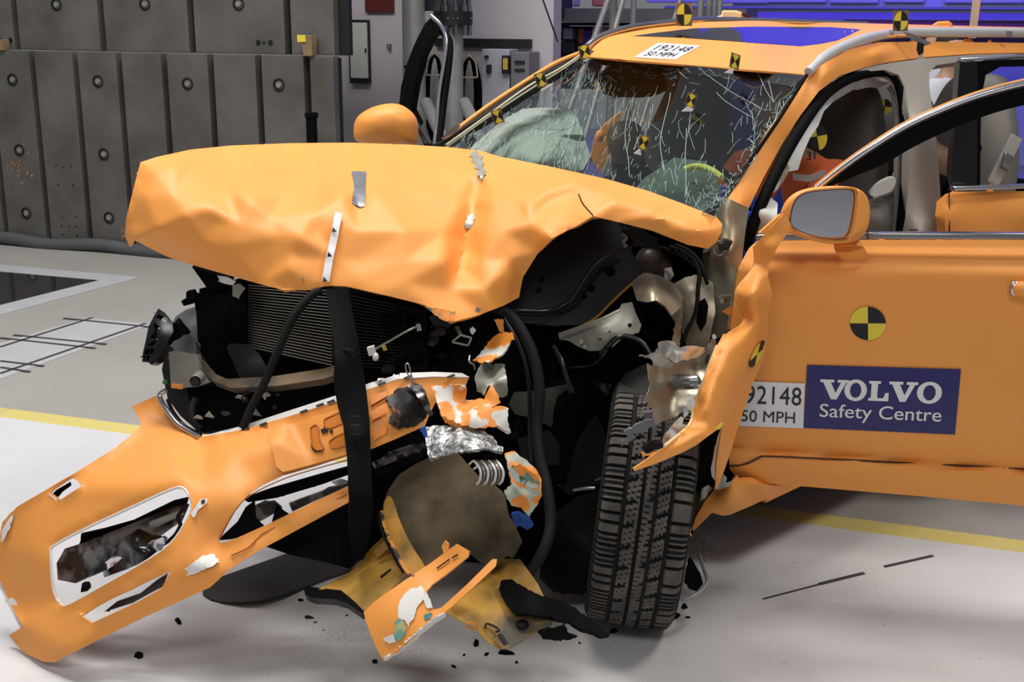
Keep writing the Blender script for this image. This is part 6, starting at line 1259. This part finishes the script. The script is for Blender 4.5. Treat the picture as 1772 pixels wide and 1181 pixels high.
for k in range(1100):
    t = rs.random()
    if t < .55: x, y = rs.gauss(590, 34), rs.gauss(1100, 34)
    elif t < .8: x, y = rs.gauss(740, 40), rs.gauss(1120, 14)
    else: x, y = rs.gauss(1205, 16), rs.gauss(965, 32)
    c = at_floor(x, y, .001); s = rs.uniform(.0008, .003)
    CR.add([c+Vector((s, 0, 0)), c+Vector((-s*.5, s*.8, 0)), c+Vector((-s*.6, -s*.8, 0)), c+Vector((0, 0, s*1.2))], [(0, 1, 3), (1, 2, 3), (2, 0, 3), (2, 1, 0)])
mk('paint_crumbs', CR.v, CR.f, mat('crumb_grey', (236, 236, 234), .6), None, smooth=False, label='fine pale crumbs of filler and glass scattered on the floor around the wreck', cat='crumbs', kind='stuff', origin=(0, 3, 0))
# ================================================================ crash test dummies
def dummy(name, J, label, vest, org, mats, pick):
    E = [('pelvis', 'waist'), ('waist', 'chest'), ('chest', 'neck'), ('neck', 'head'), ('head', 'top'), ('pelvis', 'lh'), ('lh', 'lk'), ('lk', 'la'), ('pelvis', 'rh'), ('rh', 'rk'), ('rk', 'ra'), ('chest', 'ls'), ('ls', 'le'), ('le', 'lw'), ('lw', 'lf'), ('chest', 'rs'), ('rs', 're'), ('re', 'rw'), ('rw', 'rf')]
    return skinfig(name, J, E, 'pelvis', label, 'dummy', Vector(org), pick, mats)
def seated(x, y, z0, lean=.0):
    b = lambda dx, dy, dz: C(x+dx, y+dy, z0+dz)
    return {'pelvis': (b(0, 0, .10), .14), 'waist': (b(.02+lean*.3, 0, .28), .13), 'chest': (b(.03+lean*.7, 0, .46), .155), 'neck': (b(.06+lean, 0, .63), .06), 'head': (b(.10+lean*1.15, 0, .76), .088), 'top': (b(.11+lean*1.2, 0, .86), .075),
            'lh': (b(.10, .09, .08), .09), 'lk': (b(.48, .13, .14), .065), 'la': (b(.62, .13, -.22), .045), 'rh': (b(.10, -.09, .08), .09), 'rk': (b(.48, -.13, .14), .065), 'ra': (b(.62, -.13, -.22), .045),
            'ls': (b(.03+lean*.8, .19, .54), .06), 'le': (b(.20+lean*.6, .24, .34), .045), 'lw': (b(.42, .16, .40), .034), 'lf': (b(.50, .14, .42), .03), 'rs': (b(.03+lean*.8, -.19, .54), .06), 're': (b(.20+lean*.6, -.24, .34), .045), 'rw': (b(.42, -.16, .40), .034), 'rf': (b(.50, -.14, .42), .03)}
J = seated(-1.48, .36, .74, .02); ph = J['pelvis'][0]
dm = dummy('crash_test_dummy', J, 'crash test dummy in orange vest and blue shorts on the driver seat', VEST, C(-1.5, .36, .5), [BLUEC, VEST, DUMMY], lambda z: BLUEC if z < 1.20 else (VEST if z < 1.34 else DUMMY))
hc = S(1415, 236, 4.13)
roundel('roundel_marker', dm, (1414, 236), (17, -3), (4, 24), lambda a, b: J['head'][0].y-.12, 0, 0)
V, F = textmesh('31', .02); mb = MB(); letter(mb, V, F, [(1396, 278), (1411, 276), (1411, 261), (1396, 262)], lambda a, b: J['chest'][0].y-.26, 0, 0); mb.build('vest_number', [INK], dm, smooth=False, recalc=False)
panel('reflective_band', [(1372, 300), (1400, 304), (1428, 294), (1428, 304), (1402, 315), (1373, 312)], J['chest'][0].y-.24, [TRIMG], dm, step=8, thick=.004)
J2 = seated(-2.60, .36, .66, .05)
d2 = dummy('crash_test_dummy', J2, 'dark crash test dummy on the rear seat behind the driver', DUMMY, C(-2.6, .36, .5), [DKGREY, DUMMY], lambda z: DKGREY if z < 1.2 else DUMMY)
for c, Y in (((1497, 168), 4.95), ((1531, 184), 4.95)): roundel('roundel_marker', d2, c, (12, -2), (3, 13), lambda a, b: Y, 0, .3)
J3 = seated(-1.52, -.38, .56, .02)
dummy('crash_test_dummy', J3, 'crash test dummy on the passenger seat behind the white airbag', DUMMY, C(-1.5, -.38, .5), [BLUEC, DKGREY, DUMMY], lambda z: BLUEC if z < .93 else (DKGREY if z < 1.25 else DUMMY))
